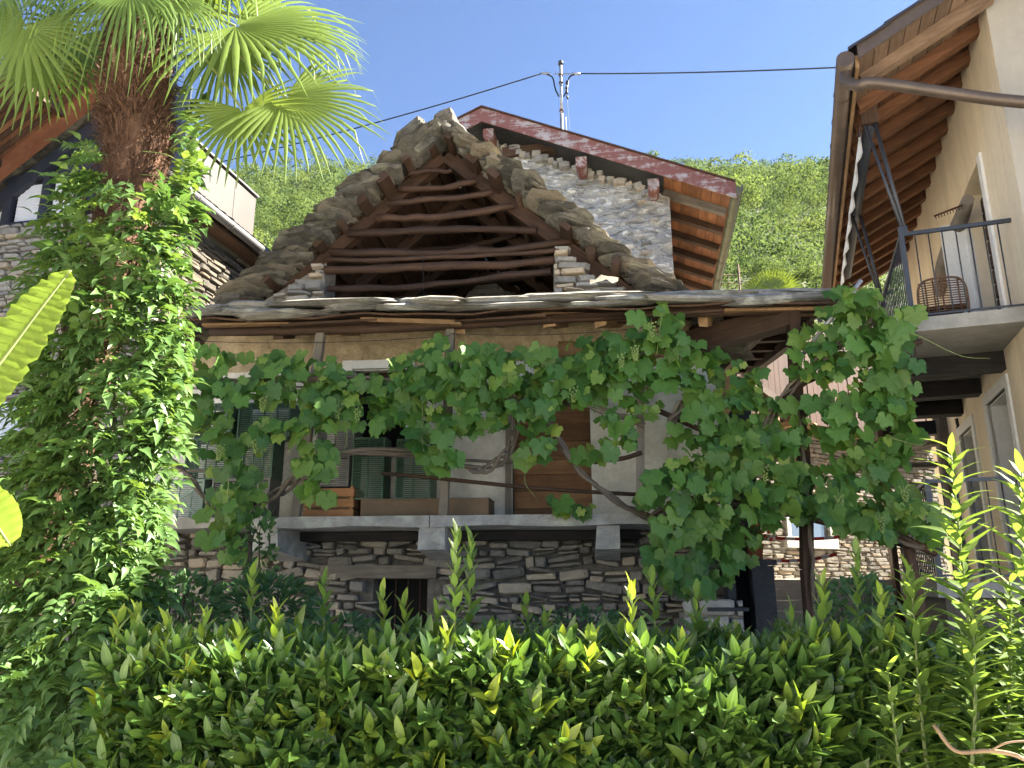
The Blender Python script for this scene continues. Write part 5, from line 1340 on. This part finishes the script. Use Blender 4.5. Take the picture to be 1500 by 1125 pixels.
for cx, cy, rx, ry, ya, yb, n in masses:
    for _ in range(int(n * 1.3)):
        a = U(0, 6.28); q = math.sqrt(U(0, 1)) * 1.06; Y = U(ya, yb)
        p = P(cx + math.cos(a) * q * rx, cy + math.sin(a) * q * ry, Y)
        s = U(.060, .162); yg = max(0, U(-.55, .35))
        if random.random() < .14: s *= .62; yg = U(.3, .9)
        nrm = Vector((U(-.4, .45), -.75, .62)) + rv(.36); dn = Vector((U(-.5, .5), -.25, -.85)) + rv(.25)
        inst.append((basis(p - VO, dn, nrm, s, s, s), random.randrange(8), random.random(), yg)); pri.append(s * (1.6 - (Y - ya)) + (.02 if seen(p) else -1)); leafpos.append((p, s, dn, nrm))
pieces(vine, 'leaf', GR, inst, L['vine'], 'inner_leaves', 290, pri, True)
mb = MB()
for p, s, dn, nrm in leafpos[::2]:     # leaf stalks
    b = p - VO; mb.tube([b, b - dn.normalized() * .03 - nrm.normalized() * .03, b + Vector((U(-.05, .05), .07, U(.02, .09)))], .0028, 3, False)
tag(mb.build('leaf_stalks', M['stem'], vine, merge=False), kind='stuff')
def cane(pts, r, strands=1, m='cane', nm='cane', spread=.03):
    q = curve([P(*t) - VO for t in pts], 6)
    for s in range(strands):
        off = [Vector((math.sin(i * .5 + s * 2.1) * spread, math.cos(i * .45 + s * 1.7) * spread * .7, math.cos(i * .6 + s * 2.6) * spread)) if strands > 1 else rv(r * .25) for i in range(len(q))]
        rr = [r * (1.15 - .35 * i / len(q)) * U(.7, 1.3) for i in range(len(q))]
        MB().tube([a + b for a, b in zip(q, off)], rr, 7, wob=.24).build(nm, M[m], vine)
cane([(955, 760, 8.1), (905, 735, 8.0), (850, 690, 7.95), (815, 640, 7.95), (785, 600, 8.0), (720, 575, 8.0), (600, 560, 8.1), (450, 555, 8.15), (300, 560, 8.25)], .019, 4, spread=.028)
cane([(640, 668, 8.1), (700, 688, 8.05), (735, 672, 8.05), (752, 640, 8.05), (760, 600, 8.0)], .02, 3)
cane([(1000, 590, 8.0), (985, 625, 8.0), (1030, 645, 8.0), (1085, 650, 7.95)], .018, 3)
cane([(940, 620, 8.0), (880, 600, 8.0), (820, 585, 8.0)], .022, 2)
cane([(365, 742, 8.1), (410, 720, 8.05), (450, 690, 8.05), (490, 665, 8.1), (640, 662, 8.1)], .018, 4, spread=.03)
cane([(240, 670, 8.3), (280, 700, 8.2), (300, 735, 8.2)], .022, 2)
cane([(955, 760, 8.1), (1010, 735, 8.0), (1090, 735, 7.9), (1180, 755, 7.8), (1280, 775, 7.6), (1350, 800, 7.5)], .024, 3, spread=.035)
cane([(1060, 700, 8.0), (1110, 640, 7.9), (1150, 580, 7.8), (1210, 520, 7.6), (1280, 470, 7.4)], .017, 3)
cane([(1195, 930, 7.9), (1188, 800, 7.85), (1180, 700, 7.8), (1170, 600, 7.8)], .018, 1)
for pts in ([(1290, 480, 7.3), (1340, 490, 7.2), (1385, 512, 7.15), (1415, 523, 7.1), (1450, 525, 7.1)], [(395, 570, 8), (398, 640, 7.9), (392, 690, 7.9)], [(620, 590, 8), (618, 640, 7.9), (625, 680, 7.9)], [(500, 590, 8), (508, 640, 8), (502, 665, 8)],
            [(1300, 640, 7.3), (1345, 652, 7.2), (1360, 645, 7.2)], [(790, 640, 7.7), (768, 700, 7.8), (790, 735, 7.9)], [(962, 520, 7.7), (968, 470, 7.6), (972, 445, 7.6)], [(335, 690, 7.8), (335, 760, 7.7), (348, 815, 7.7)], [(650, 560, 7.9), (655, 510, 7.9)], [(1270, 470, 7.4), (1262, 430, 7.3)]):
    q = curve([P(*t) - VO for t in pts], 5); MB().tube(q, [.006 * (1.1 - .7 * i / len(q)) for i in range(len(q))], 5).build('shoot', M['stem'], vine)
for x, y, Y, n in ((385, 590, 7.9, 30), (322, 660, 7.8, 34), (375, 650, 7.8, 20), (524, 605, 7.8, 18), (955, 480, 7.5, 20), (930, 515, 7.55, 46), (910, 525, 7.55, 18), (840, 575, 7.65, 24), (1230, 735, 7.3, 40), (1325, 720, 7.2, 24), (1290, 765, 7.25, 24), (1120, 690, 7.5, 20), (495, 600, 7.8, 14)):
    c = P(x, y, Y) - VO; mb = MB()
    for k in range(n):
        t = (k / n) ** .8; a = k * 2.4; rr = .042 * (1 - t * .75); p = c + Vector((math.cos(a) * rr, math.sin(a) * rr, .06 - t * .16)); g = U(.009, .012)
        mb.tube([p + Vector((0, 0, -g)), p + Vector((0, 0, -g * .55)), p + Vector((0, 0, g * .55)), p + Vector((0, 0, g))], [g * .35, g * .95, g * .95, g * .35], 6)
    mb.tube([c + Vector((0, 0, -.08)), c + Vector((0, .02, .12))], .003, 4)
    mb.build('grape_cluster', M['grape'], vine)

# ------------------------------------------------------------------ palm
PC = P(205, 20, 5.0)
palm = thing('palm_tree', 'tall fan palm with shaggy brown trunk and drooping fronds', 'palm', loc=(PC.x - .06, 5.0, 0))
PO = Vector(palm.location)
tp = curve([Vector((.02, 0, -.1)), Vector((-.05, 0, 1.8)), P(192, 260, 5.0) - PO, P(200, 150, 5.0) - PO, P(207, 40, 5.0) - PO, P(208, -30, 5.0) - PO], 8)
rad = []
for i, q in enumerate(tp):
    t = q.z; rad.append(.16 if t < 3.9 else (.16 + .045 * min(1, (t - 3.9) / .35)))
trunk = MB().tube(tp, rad, 22, wob=.16).build('trunk', M['fibre'], palm)
# shaggy fibre hairs
V_ = []
mb = MB()
for k in range(13000):
    i = U(0, len(tp) - 1.01) if random.random() < .12 else U(len(tp) * .28, len(tp) - 1.01); c = tp[int(i)].lerp(tp[int(i) + 1], i % 1); a = U(0, 6.28); rr = rad[int(i)]
    d = Vector((math.cos(a), math.sin(a), 0)); p = c + d * (rr * .95); w = .002 + .004 * random.random() ** 2
    e = d * U(.02, .10) + Vector((0, 0, U(-.13, .08))) + rv(.035); tn = d.cross(Vector((0, 0, 1))).normalized()
    m_ = p + e * .6 + rv(.012); mb.face([p - tn * w, p + tn * w, m_ + tn * w, m_ - tn * w]); mb.face([m_ - tn * w, m_ + tn * w, p + e + rv(.015)])
tag(mb.build('trunk_fibres', M['fibre'], palm, merge=False), kind='stuff')
for k in range(26):                # old leaf bases
    i = int(U(len(tp) * .60, len(tp) - 2)); a = U(0, 6.28) if k > 8 else U(3.4, 6.0); d = Vector((math.cos(a), math.sin(a), 0)); p = tp[i] + d * rad[i] * .8
    L_ = U(.10, .26); q = p + d * L_ * .4 + Vector((0, 0, L_)); tn = d.cross(Vector((0, 0, 1)))
    mb = MB(); mb.hexa([p - tn * .035 - d * .01, p + tn * .035 - d * .01, p + tn * .03 + d * .012, p - tn * .03 + d * .012, q - tn * .018 - d * .005, q + tn * .018 - d * .005, q + tn * .016 + d * .006, q - tn * .016 + d * .006]); mb.build('old_leaf_base', M['stub'], palm)
def frond(hub, axis, nrm, Rr, nseg=38, span=150, droop=.5, seed=0, tint=.5, young=.2, start=None):
    r = random.Random(seed); hub = Vector(hub) - PO; ax = Vector(axis).normalized(); n = Vector(nrm); n = (n - ax * n.dot(ax)).normalized(); sd = ax.cross(n)
    v = []; f = []; dth = R(2 * span / nseg)
    for k in range(nseg):
        th = R(-span + 2 * span * (k + .5) / nseg); d = ax * math.cos(th) + sd * math.sin(th); s = n.cross(d)
        Ls = Rr * (.80 + .22 * math.cos(th * .6)) * r.uniform(.92, 1.05); br = r.uniform(.72, 1.5); dr = droop * r.uniform(.6, 1.5); b = len(v); rows = (.03, .2, .42, .6, .75, .88, 1.0)
        for t in rows:
            w = 2 * Ls * t * math.tan(dth / 2) * .5 if t <= .42 else 2 * Ls * .42 * math.tan(dth / 2) * .5 * (1 - ((t - .42) / .58) ** 1.6) + .0015
            g = max(0, t - .38); drop = dr * g * g * 2.0 * Ls; out = d * (t * Ls * (1 - .28 * dr * g)) 
            c = hub + out + Vector((0, 0, -drop)) + n * (.05 * Ls * math.sin(t * 2.4) * (1 if abs(th) < 1.2 else .5))
            if t > br: c += Vector((r.uniform(-.01, .01), r.uniform(-.01, .01), -(t - br) * Ls * .75)) - d * (t - br) * Ls * .5
            up = n * (w * .55)
            v += [c - s * w, c + up, c + s * w]
        for i in range(len(rows) - 1):
            q = b + 3 * i; f += [(q, q + 1, q + 4), (q, q + 4, q + 3), (q + 1, q + 2, q + 5), (q + 1, q + 5, q + 4)]
    me = bpy.data.meshes.new('frond'); me.from_pydata([tuple(q) for q in v], [], f); me.materials.append(L['palm']); me.polygons.foreach_set('use_smooth', [True] * len(f))
    o = bpy.data.objects.new('frond', me); COL.objects.link(o); o.parent = palm; o.color = (tint, young, 0, 1)
    st_ = (start - PO) if start is not None else (tp[-3] + (hub - tp[-3]).normalized() * .1)
    mid_ = st_.lerp(hub, .5) + Vector((0, 0, .10 * (hub - st_).length)); pts = curve([st_, mid_, hub], 6)
    MB().tube(pts, [.017 - .008 * i / len(pts) for i in range(len(pts))], 6).build('petiole', M['stem'], o)
CR = P(210, 25, 5.0)
fr = [((38, 40, 4.75), (-.25, -.1, -.95), (.1, -1, .15), .66, 140, .15, .7, .7), ((190, -12, 4.55), (.15, -.35, -.9), (.0, -.8, .7), .60, 95, .75, .45, .15), ((345, 38, 4.9), (.93, -.05, -.30), (.1, -.85, .5), 1.05, 110, .22, .7, .75),
      ((355, 160, 4.95), (.25, -.05, -.97), (.0, -1, .2), .60, 120, .12, .7, .7), ((418, 142, 5.0), (.80, .05, -.55), (.0, -.9, .4), .78, 105, .16, .7, .75), ((318, -8, 5.3), (.9, .2, .05), (.0, -.6, .8), .75, 110, .55, .5, .4),
      ((5, -20, 4.9), (-.5, -.2, -.7), (.0, -.8, .6), .62, 120, .5, .4, .2), ((112, 52, 5.35), (-.45, .1, -.85), (.2, -1, .2), .64, 130, .25, .2, .05), ((252, 2, 4.6), (.35, -.3, -.85), (.1, -.8, .6), .50, 90, .8, .5, .2),
      ((60, 85, 5.2), (-.5, .0, -.8), (.15, -1, .1), .58, 120, .2, .3, .3), ((330, 70, 5.2), (.55, .1, -.75), (.0, -.9, .45), .62, 100, .55, .35, .3), ((130, -30, 4.7), (-.45, -.35, -.75), (.0, -.7, .7), .60, 90, .7, .5, .25), ((395, 40, 5.2), (.9, .2, -.1), (.0, -.8, .6), .8, 110, .2, .6, .5)]
for i, (h, ax, nn, rr, sp, dr, ti, yg) in enumerate(fr): frond(P(*h), ax, nn, rr, 32, sp, dr, 40 + i, ti, yg, CR + Vector((0, 0, .05)))
for k in range(9):                 # the crown above the picture
    a = k * .7 + .2; d = Vector((math.cos(a), math.sin(a), 0)); e = U(.3, 1.0)
    frond(CR + d * (.55) + Vector((0, 0, .35 + e * .6)), d + Vector((0, 0, e - .3)), Vector((0, 0, 1)) - d * e, U(.6, .75), 34, 140, .35, 90 + k, U(.3, .8), U(.1, .5), CR + Vector((0, 0, .2)))

# ------------------------------------------------------------------ trumpet creeper round the trunk
creep = thing('trumpet_creeper', 'dense leafy creeper with feathered leaves smothering the palm trunk', 'climber', loc=(PO.x, 4.9, 0))
CO = Vector(creep.location)
CP = [tpl_compound(i, 4) for i in range(6)]
inst = []; pri = []
prof = [(150, 175, 262, 26), (190, 140, 288, 46), (235, 108, 298, 62), (285, 78, 305, 74), (340, 60, 285, 84), (395, 45, 280, 98), (450, 38, 284, 106), (505, 28, 284, 112), (560, 20, 276, 116), (615, 12, 272, 116), (670, 5, 262, 116), (725, -2, 250, 114), (780, -12, 244, 112), (835, -15, 232, 110), (890, -20, 240, 110), (950, -20, 240, 110), (1010, -20, 225, 105), (1070, -20, 205, 100), (1130, -20, 200, 90)]
for y, xa, xb, n in prof:
    for _ in range(n):
        w = (xb - xa) / 2; cx = (xa + xb) / 2; a = U(-1, 1); a = math.copysign(abs(a) ** .8, a)
        depth = (4.93 if y < 800 else 4.93 - (y - 800) / 330 * U(.0, 1.1)) - math.sqrt(max(0, 1 - a * a)) * U(.30, .62)
        if random.random() < .12: depth = U(5.0, 5.3)
        p = P(cx + a * w * .93, y + U(-30, 30), depth)
        if p.z < .05: continue
        if 90 < px_of(p)[1] < 272 and abs(px_of(p)[0] - 203) < 58 - max(0, px_of(p)[1] - 230) * .35 and depth < 5.05: continue
        out = Vector((a * 1.0, -.75, .0)); d = out + Vector((0, 0, U(-.55, .35))) + rv(.3); nr = Vector((a * .3, -.35, 1)) + rv(.3); s = U(.15, .235)
        inst.append((basis(p - CO - d.normalized() * s * .5, d, nr, s, s, s), random.randrange(6), random.random(), max(0, U(-.8, .7)) if y < 450 else max(0, U(-.9, .4)))); pri.append(5 - depth + (0 if y < 1000 else -.2))
pieces(creep, 'leaf', CP, inst, L['creeper'], 'inner_leaves', 290, pri, True)
for k in range(7):
    a = k * .9; pts = [Vector((math.cos(a + z * .9) * .2, math.sin(a + z * .9) * .2, z)) + rv(.02) for z in np.linspace(0.0, 4.2, 12)]
    MB().tube(curve([q + PO - CO for q in pts], 3), .016, 6).build('stem', M['bark'], creep)
for k in range(16):
    y = U(200, 900); sg = random.choice((-1, 1)); b = P(190, y, 4.9) - CO; e = P(190 + sg * U(60, 110), y + U(-30, 40), 4.6) - CO; MB().tube(curve([b, b.lerp(e, .6) + Vector((0, 0, .05)), e], 4), .004, 4).build('shoot', M['stem'], creep)

# ------------------------------------------------------------------ banana
ban = thing('banana_plant', 'bright banana leaf arching into view beside the creeper', 'banana plant', loc=(P(-160, 700, 3.6).x, 3.7, 0))
BO = Vector(ban.location)
def blade(pts, wid, nrm, seed, nm='leaf'):
    r = random.Random(seed); q = curve([P(*t) - BO for t in pts], 14); v = []; f = []; rib = []; n = len(q)
    for i, c in enumerate(q):
        t = i / (n - 1); d = (q[min(i + 1, n - 1)] - q[max(i - 1, 0)]).normalized(); s = d.cross(Vector(nrm)).normalized(); up = s.cross(d)
        w = wid * (math.sin(math.pi * min(1, t * .86 + .12)) ** .55) * (1 if t < .97 else .35) * (r.uniform(.97, 1.0) if r.random() > .1 else r.uniform(.72, .9))
        for e in (-1, -.5, 0, .5, 1): v.append(tuple(c + s * e * w + up * (abs(e) * w * .35 - abs(e) ** 2 * w * .25 + (.012 * math.sin(i * 1.9 + e * 3) if abs(e) == 1 else 0) + ((.0045 if i % 2 else -.0045) if e else 0)))); rib.append(1 if e == 0 else 0)
        if i:
            for k in range(4): a = 5 * (i - 1) + k; f += [(a, a + 1, a + 6, a + 5)]
    me = bpy.data.meshes.new(nm); me.from_pydata(v, [], f); me.materials.append(L['banana']); me.polygons.foreach_set('use_smooth', [True] * len(f))
    at = me.attributes.new('rib', 'FLOAT', 'POINT'); at.data.foreach_set('value', [float(x) for x in rib])
    o = bpy.data.objects.new(nm, me); COL.objects.link(o); o.parent = ban; o.color = (r.uniform(.4, .8), .3, 0, 1)
    MB().tube(q, [.011 * (1 - .8 * i / n) + .002 for i in range(n)], 6).build('midrib', M['stem'], o)
blade([(-95, 660, 3.3), (-45, 590, 3.35), (10, 520, 3.4), (62, 450, 3.45), (104, 396, 3.5)], .125, (.35, -1, .15), 1)
blade([(-120, 700, 3.4), (-60, 730, 3.35), (-15, 760, 3.3), (16, 800, 3.3)], .13, (.2, -.8, .6), 2)
blade([(-160, 640, 3.6), (-200, 420, 3.7), (-260, 300, 3.8)], .2, (.2, -.8, .6), 3)
MB().tube([(0, 0, -.1), (.02, 0, 1.0), (.08, -.2, P(-95, 660, 3.3).z)], [.09, .07, .03], 10).build('stem', M['stem'], ban)

# ------------------------------------------------------------------ laurel hedge
hedge = thing('laurel_hedge', 'clipped cherry laurel hedge with glossy leaves and yellow-green shoot tips', 'hedge', loc=(.6, 3.5, 0))
HO = Vector(hedge.location)
LR = [tpl_long(.35, .14, c, 5) for c in (.08, .16, .28, .05)] + [tpl_long(.30, .22, .12, 5), tpl_long(.38, .10, .22, 5)]
inst = []; pri = []; twigs = MB()
HX0, HX1, HY0, HY1, HZ = -1.58, 3.3, 3.12, 4.0, 1.18
def hnoise(x, z): return mnoise.noise(Vector((x * 1.9, z * 2.3, 4.4))) * .09 + mnoise.noise(Vector((x * 5, z * 5, 1))) * .035
def laurel_shoot(base, d, nl, size, yg, spread=.75):
    d = Vector(d).normalized(); L_ = .016 * nl + .03
    twigs.tube([base - HO - d * .12, base - HO + d * L_], [.004, .002], 4, False)
    for k in range(nl):
        t = (k + 1) / nl; a = k * 2.4 + U(-.3, .3); o = d.orthogonal().normalized(); o = Matrix.Rotation(a, 3, d) @ o
        ld = (d * (.35 + .75 * t) + o * spread * (1.15 - .7 * t)); s = size * U(.8, 1.2) * (1 - .35 * max(0, t - .6)); p = base + d * (L_ * t)
        nr = d * 1.0 - o * .5 + rv(.2) + Vector((0, 0, .3)); y = yg * (U(.5, 1) if t > .45 else U(0, .35))
        inst.append((basis(p - HO, ld, nr, s, s, s), random.randrange(6), random.random(), min(1, y))); pri.append((s * 2 - (p.y - 3.1)) if seen(p) else -9)
for _ in range(1500):
    x = U(HX0, HX1); z = U(.05, HZ + .02) if random.random() < .25 else U(.72, HZ + .02); y = HY0 + hnoise(x, z) + .10 * (z / HZ) ** 4 + U(-.02, .12)
    laurel_shoot(Vector((x, y, z)), Vector((U(-.5, .5), -.75, U(.3, 1.2))), random.randint(6, 9), U(.088, .128), 1.0 if random.random() < .05 + .22 * max(0, mnoise.noise(Vector((x * 1.3, z * 2, 8)))) else (.35 if random.random() < .12 else 0))
for _ in range(1250):
    x = U(HX0, HX1); y = U(HY0 + .05, HY1); z = HZ + hnoise(x, y + 7) + U(-.09, .03)
    laurel_shoot(Vector((x, y, z)), Vector((U(-.35, .35), U(-.5, .2), 1)), random.randint(6, 9), U(.085, .125), U(.5, 1.0) if random.random() < .14 + .5 * max(0, mnoise.noise(Vector((x * 1.3, y, 3)))) else 0)
# upright shoots above the clipped line
for xp, yt, yb, Y, n, yg in ((175, 905, 950, 3.3, 7, .9), (200, 895, 940, 3.4, 8, .9), (245, 915, 955, 3.3, 8, .8), (405, 895, 950, 3.4, 10, .85), (370, 838, 905, 3.7, 9, .5), (475, 850, 920, 3.8, 11, .2), (560, 870, 940, 3.6, 9, .75), (592, 885, 940, 3.6, 12, .8), (668, 782, 960, 3.3, 18, .35), (690, 790, 930, 3.5, 14, .25),
        (655, 930, 1000, 3.05, 9, .8), (735, 955, 1010, 3.1, 9, .9), (770, 885, 950, 3.7, 10, .3), (800, 905, 960, 3.5, 10, .4), (805, 975, 1030, 3.05, 9, .9), (870, 935, 990, 3.2, 9, .8), (925, 865, 985, 3.15, 16, 1.0), (930, 950, 1010, 3.05, 10, 1.0), (955, 850, 925, 3.6, 12, .35), (985, 975, 1025, 3.0, 10, 1.0), (1000, 940, 990, 3.2, 8, .8),
        (1075, 950, 1010, 3.1, 9, .6), (1150, 955, 1010, 3.0, 9, 1.0), (1205, 850, 960, 3.3, 13, .6), (1225, 925, 985, 3.1, 10, 1.0), (1160, 895, 960, 3.5, 9, .4), (1255, 810, 930, 3.6, 12, .35), (1290, 870, 960, 3.2, 12, .6), (1330, 835, 950, 3.4, 12, .4), (870, 1000, 1060, 2.98, 9, .8), (540, 1070, 1110, 2.98, 8, 1.0), (640, 890, 950, 3.5, 9, .5), (1065, 1000, 1050, 3.0, 8, .7), (350, 930, 970, 3.2, 8, .8), (1020, 870, 940, 3.6, 10, .3), (300, 905, 950, 3.4, 8, .5)):
    Y = max(Y, 3.22); a, b = P(xp + U(-6, 6), yb, Y), P(xp, yt, Y); n = max(n, int((b - a).length / .017)); Lh = (b - a).length; d = (b - a).normalized()
    twigs.tube([a - HO - d * .15, b - HO], [.005, .002], 5, False)
    for k in range(n):
        t = (k + .5) / n; an = k * 2.4; o = Vector((math.cos(an), math.sin(an), 0)); s = U(.085, .12) * (1 - .25 * t); ld = d * (.55 + 1.0 * t) + o * (.8 - .45 * t)
        inst.append((basis(a.lerp(b, t) - HO, ld, d - o * .6 + rv(.15), s, s, s), random.randrange(6), random.random(), min(1, yg * U(.5, 1.1) * (.35 + .8 * t)))); pri.append(.5)
pieces(hedge, 'leaf', LR, inst, L['laurel'], 'inner_leaves', 290, pri, True)
tag(twigs.build('twigs', M['stem'], hedge, merge=False), kind='stuff')
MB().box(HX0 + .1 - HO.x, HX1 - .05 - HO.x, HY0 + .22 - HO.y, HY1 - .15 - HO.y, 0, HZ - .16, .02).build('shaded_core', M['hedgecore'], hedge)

# ------------------------------------------------------------------ tall weeds on the right
WL = [tpl_long(.23, .12, c, 5, wave=w) for c, w in ((.35, .01), (.5, .02), (.22, .015), (.65, .01))]
def weed(xt, yt, xb, Y, label, size=.13, dens=38, yb=1240):
    a, b = P(xb, yb, Y), P(xt, yt, Y); a.z = max(a.z, 0.0)
    root = Vector((a.x + (a.x - b.x) * .2, Y, 0)); t = thing('tall_weed', label, 'weed', loc=root, group='tall leafy weeds beside the hedge')
    pts = curve([Vector((0, 0, 0)), a - root, a.lerp(b, .55) - root + Vector((U(-.01, .01), 0, 0)), b - root], 6)
    MB().tube(pts, [.009 * (1.1 - .85 * i / len(pts)) for i in range(len(pts))], 6).build('stem', M['stem'], t)
    z0 = min(.75, b.z * .5); ins = []; d = (b - a).normalized(); n = int((b.z - z0) * dens * 1.9)
    for k in range(n):
        tt = k / n; zz = z0 + (b.z - z0) * tt; f = (zz - a.z) / (b.z - a.z); p = a.lerp(b, f) - root if f > 0 else Vector((0, 0, 0)).lerp(a - root, zz / max(a.z, .01))
        an = k * 2.4; o = Vector((math.cos(an), math.sin(an) * .9, 0)); up = .55 + 1.0 * tt ** 2.5; s = size * 1.4 * U(.75, 1.15) * (1 - .5 * tt ** 3)
        ins.append((basis(p, o + d * up, d - o * .5 + rv(.15), s, s, s), random.randrange(4), random.random(), U(.1, .5) + .4 * tt ** 3))
    pieces(t, 'leaf', WL, ins, L['weed'], 'more_leaves', 140, None, True)
weed(1392, 655, 1452, 2.75, 'tallest weed, its narrow-leaved spike in front of the terrace doors', .135, 48)
weed(1497, 690, 1520, 2.6, 'tall narrow-leaved weed spike in front of the dark doorway', .135, 48)
weed(1335, 850, 1370, 2.7, 'short bushy-tipped weed at the edge of the hedge under the pergola pole', .12, 50)
weed(1425, 880, 1425, 2.5, 'mid-height weed rising before the terrace slab', .12, 48)
weed(1480, 850, 1470, 2.9, 'weed half hidden behind the others below the terrace railing', .12, 44)
weed(1300, 980, 1330, 2.6, 'low weed leaning against the hedge front', .11, 46)
weed(1560, 760, 1560, 2.8, 'weed spike at the outer end of the weed clump', .13, 44)
br = thing('dry_branch', 'bare pale dry branch lying among the weeds', 'branch', loc=P(1400, 1100, 2.45))
bo = Vector(br.location); MB().tube(curve([P(1368, 1062, 2.5) - bo, P(1400, 1100, 2.45) - bo, P(1450, 1100, 2.42) - bo, P(1500, 1112, 2.4) - bo, P(1560, 1160, 2.5) - bo], 5), .006, 6).build('limb', M['stub'], br)
MB().tube(curve([P(1450, 1100, 2.42) - bo, P(1475, 1088, 2.4) - bo, P(1510, 1085, 2.4) - bo], 4), .003, 5).build('twig', M['stub'], br)

# ------------------------------------------------------------------ shrubs before the house wall
SH = [tpl_long(.45, .1, .15, 3), tpl_long(.5, .15, .25, 3)]
def shrub(cx, cy, rx, ry, Y, n, s0, label, yg=.15):
    c = P(cx, cy, Y); base = Vector((c.x, Y, 0)); t = thing('garden_shrub', label, 'shrub', loc=base, group='shrubs between hedge and house'); ins = []
    for _ in range(n):
        a = U(0, 6.28); q = math.sqrt(U(0, 1)); p = P(cx + math.cos(a) * q * rx, cy + math.sin(a) * q * ry, Y + U(-.25, .25)); d = (p - c).normalized() + Vector((0, -.2, .3)) + rv(.5)
        ins.append((basis(p - base, d, Vector((0, -.5, 1)) + rv(.5), s0 * U(.7, 1.3), s0 * U(.7, 1.3), s0), random.randrange(2), random.random(), max(0, U(-1, .6)) * yg * 3))
    pieces(t, 'leaf', SH, ins, L['shrub'], 'inner_leaves', 60, None, True)
    for k in range(6):
        e = P(cx + U(-.7, .7) * rx, cy - U(0, .8) * ry, Y) - base; MB().tube(curve([Vector((U(-.08, .08), 0, -.02)), e * .5 + rv(.05), e], 4), .009, 5).build('stem', M['bark'], t)
shrub(390, 890, 75, 45, 6.6, 620, .085, 'dark leafy shrub before the rubble wall left of the cellar opening')
shrub(270, 900, 60, 55, 6.2, 420, .085, 'dim green shrub at the foot of the creeper')
shrub(380, 800, 26, 50, 7.8, 130, .10, 'wispy plant hanging below the balcony slab end')
shrub(850, 920, 70, 25, 7.0, 220, .08, 'low green shrub before the wall between two corbels')
shrub(490, 930, 70, 25, 6.0, 260, .085, 'low dark shrub just behind the hedge before the cellar opening')
shrub(1255, 890, 50, 40, 6.2, 260, .09, 'leafy shrub behind the hedge at the pergola foot')

# distant fan palm on the slope and a tree added out of view to dapple the hedge with shade
fp = thing('fan_palm', 'bright yellow-green fan palm top above the porch roof', 'palm', loc=P(1132, 446, 24)); fo = Vector(fp.location); fp.location.z = 4
for k in range(11):
    a = R(12 + k * 15.6); d = Vector((math.cos(a), U(-.3, .1), math.sin(a))); mb = MB(); z0 = fo.z - 4
    for j in range(15):
        th = R(-62 + j * 8.8); s = Vector((d.x * math.cos(th) - d.z * math.sin(th), d.y, d.x * math.sin(th) + d.z * math.cos(th))); q = Vector((0, 0, z0)) + d * .45; tn = Vector((-s.z, 0, s.x)) * .028
        m_ = q + s * .4; mb.face([q, m_ - tn, q + s * .85 + Vector((0, 0, -.08)), m_ + tn])
    o = mb.build('frond', L['palm'], fp); o.color = (.8, .5, 0, 1)
MB().tube([(0, 0, -4), (0, 0, fo.z - 4)], [.16, .13], 9).build('trunk', M['fibre'], fp)
broad_tree('added_shade_tree', 'added unseen tree that dapples the hedge from the right', 5.9, 4.85, 1.0, 7.2, 1, .2, None, 7.0, 0)

# ------------------------------------------------------------------ the thin summer air between here and the hill
hz = N('valley_haze')
pv = hz.n('VolumePrincipled'); pv.inputs['Color'].default_value = (.88, .93, 1.0, 1); pv.inputs['Density'].default_value = .00002; pv.inputs['Anisotropy'].default_value = .1
hz.t.links.new(pv.outputs[0], hz.out.inputs['Volume'])
tag(MB().box(-640, 640, -70, 720, -1.6, 330).build('haze', hz.m), kind='stuff')
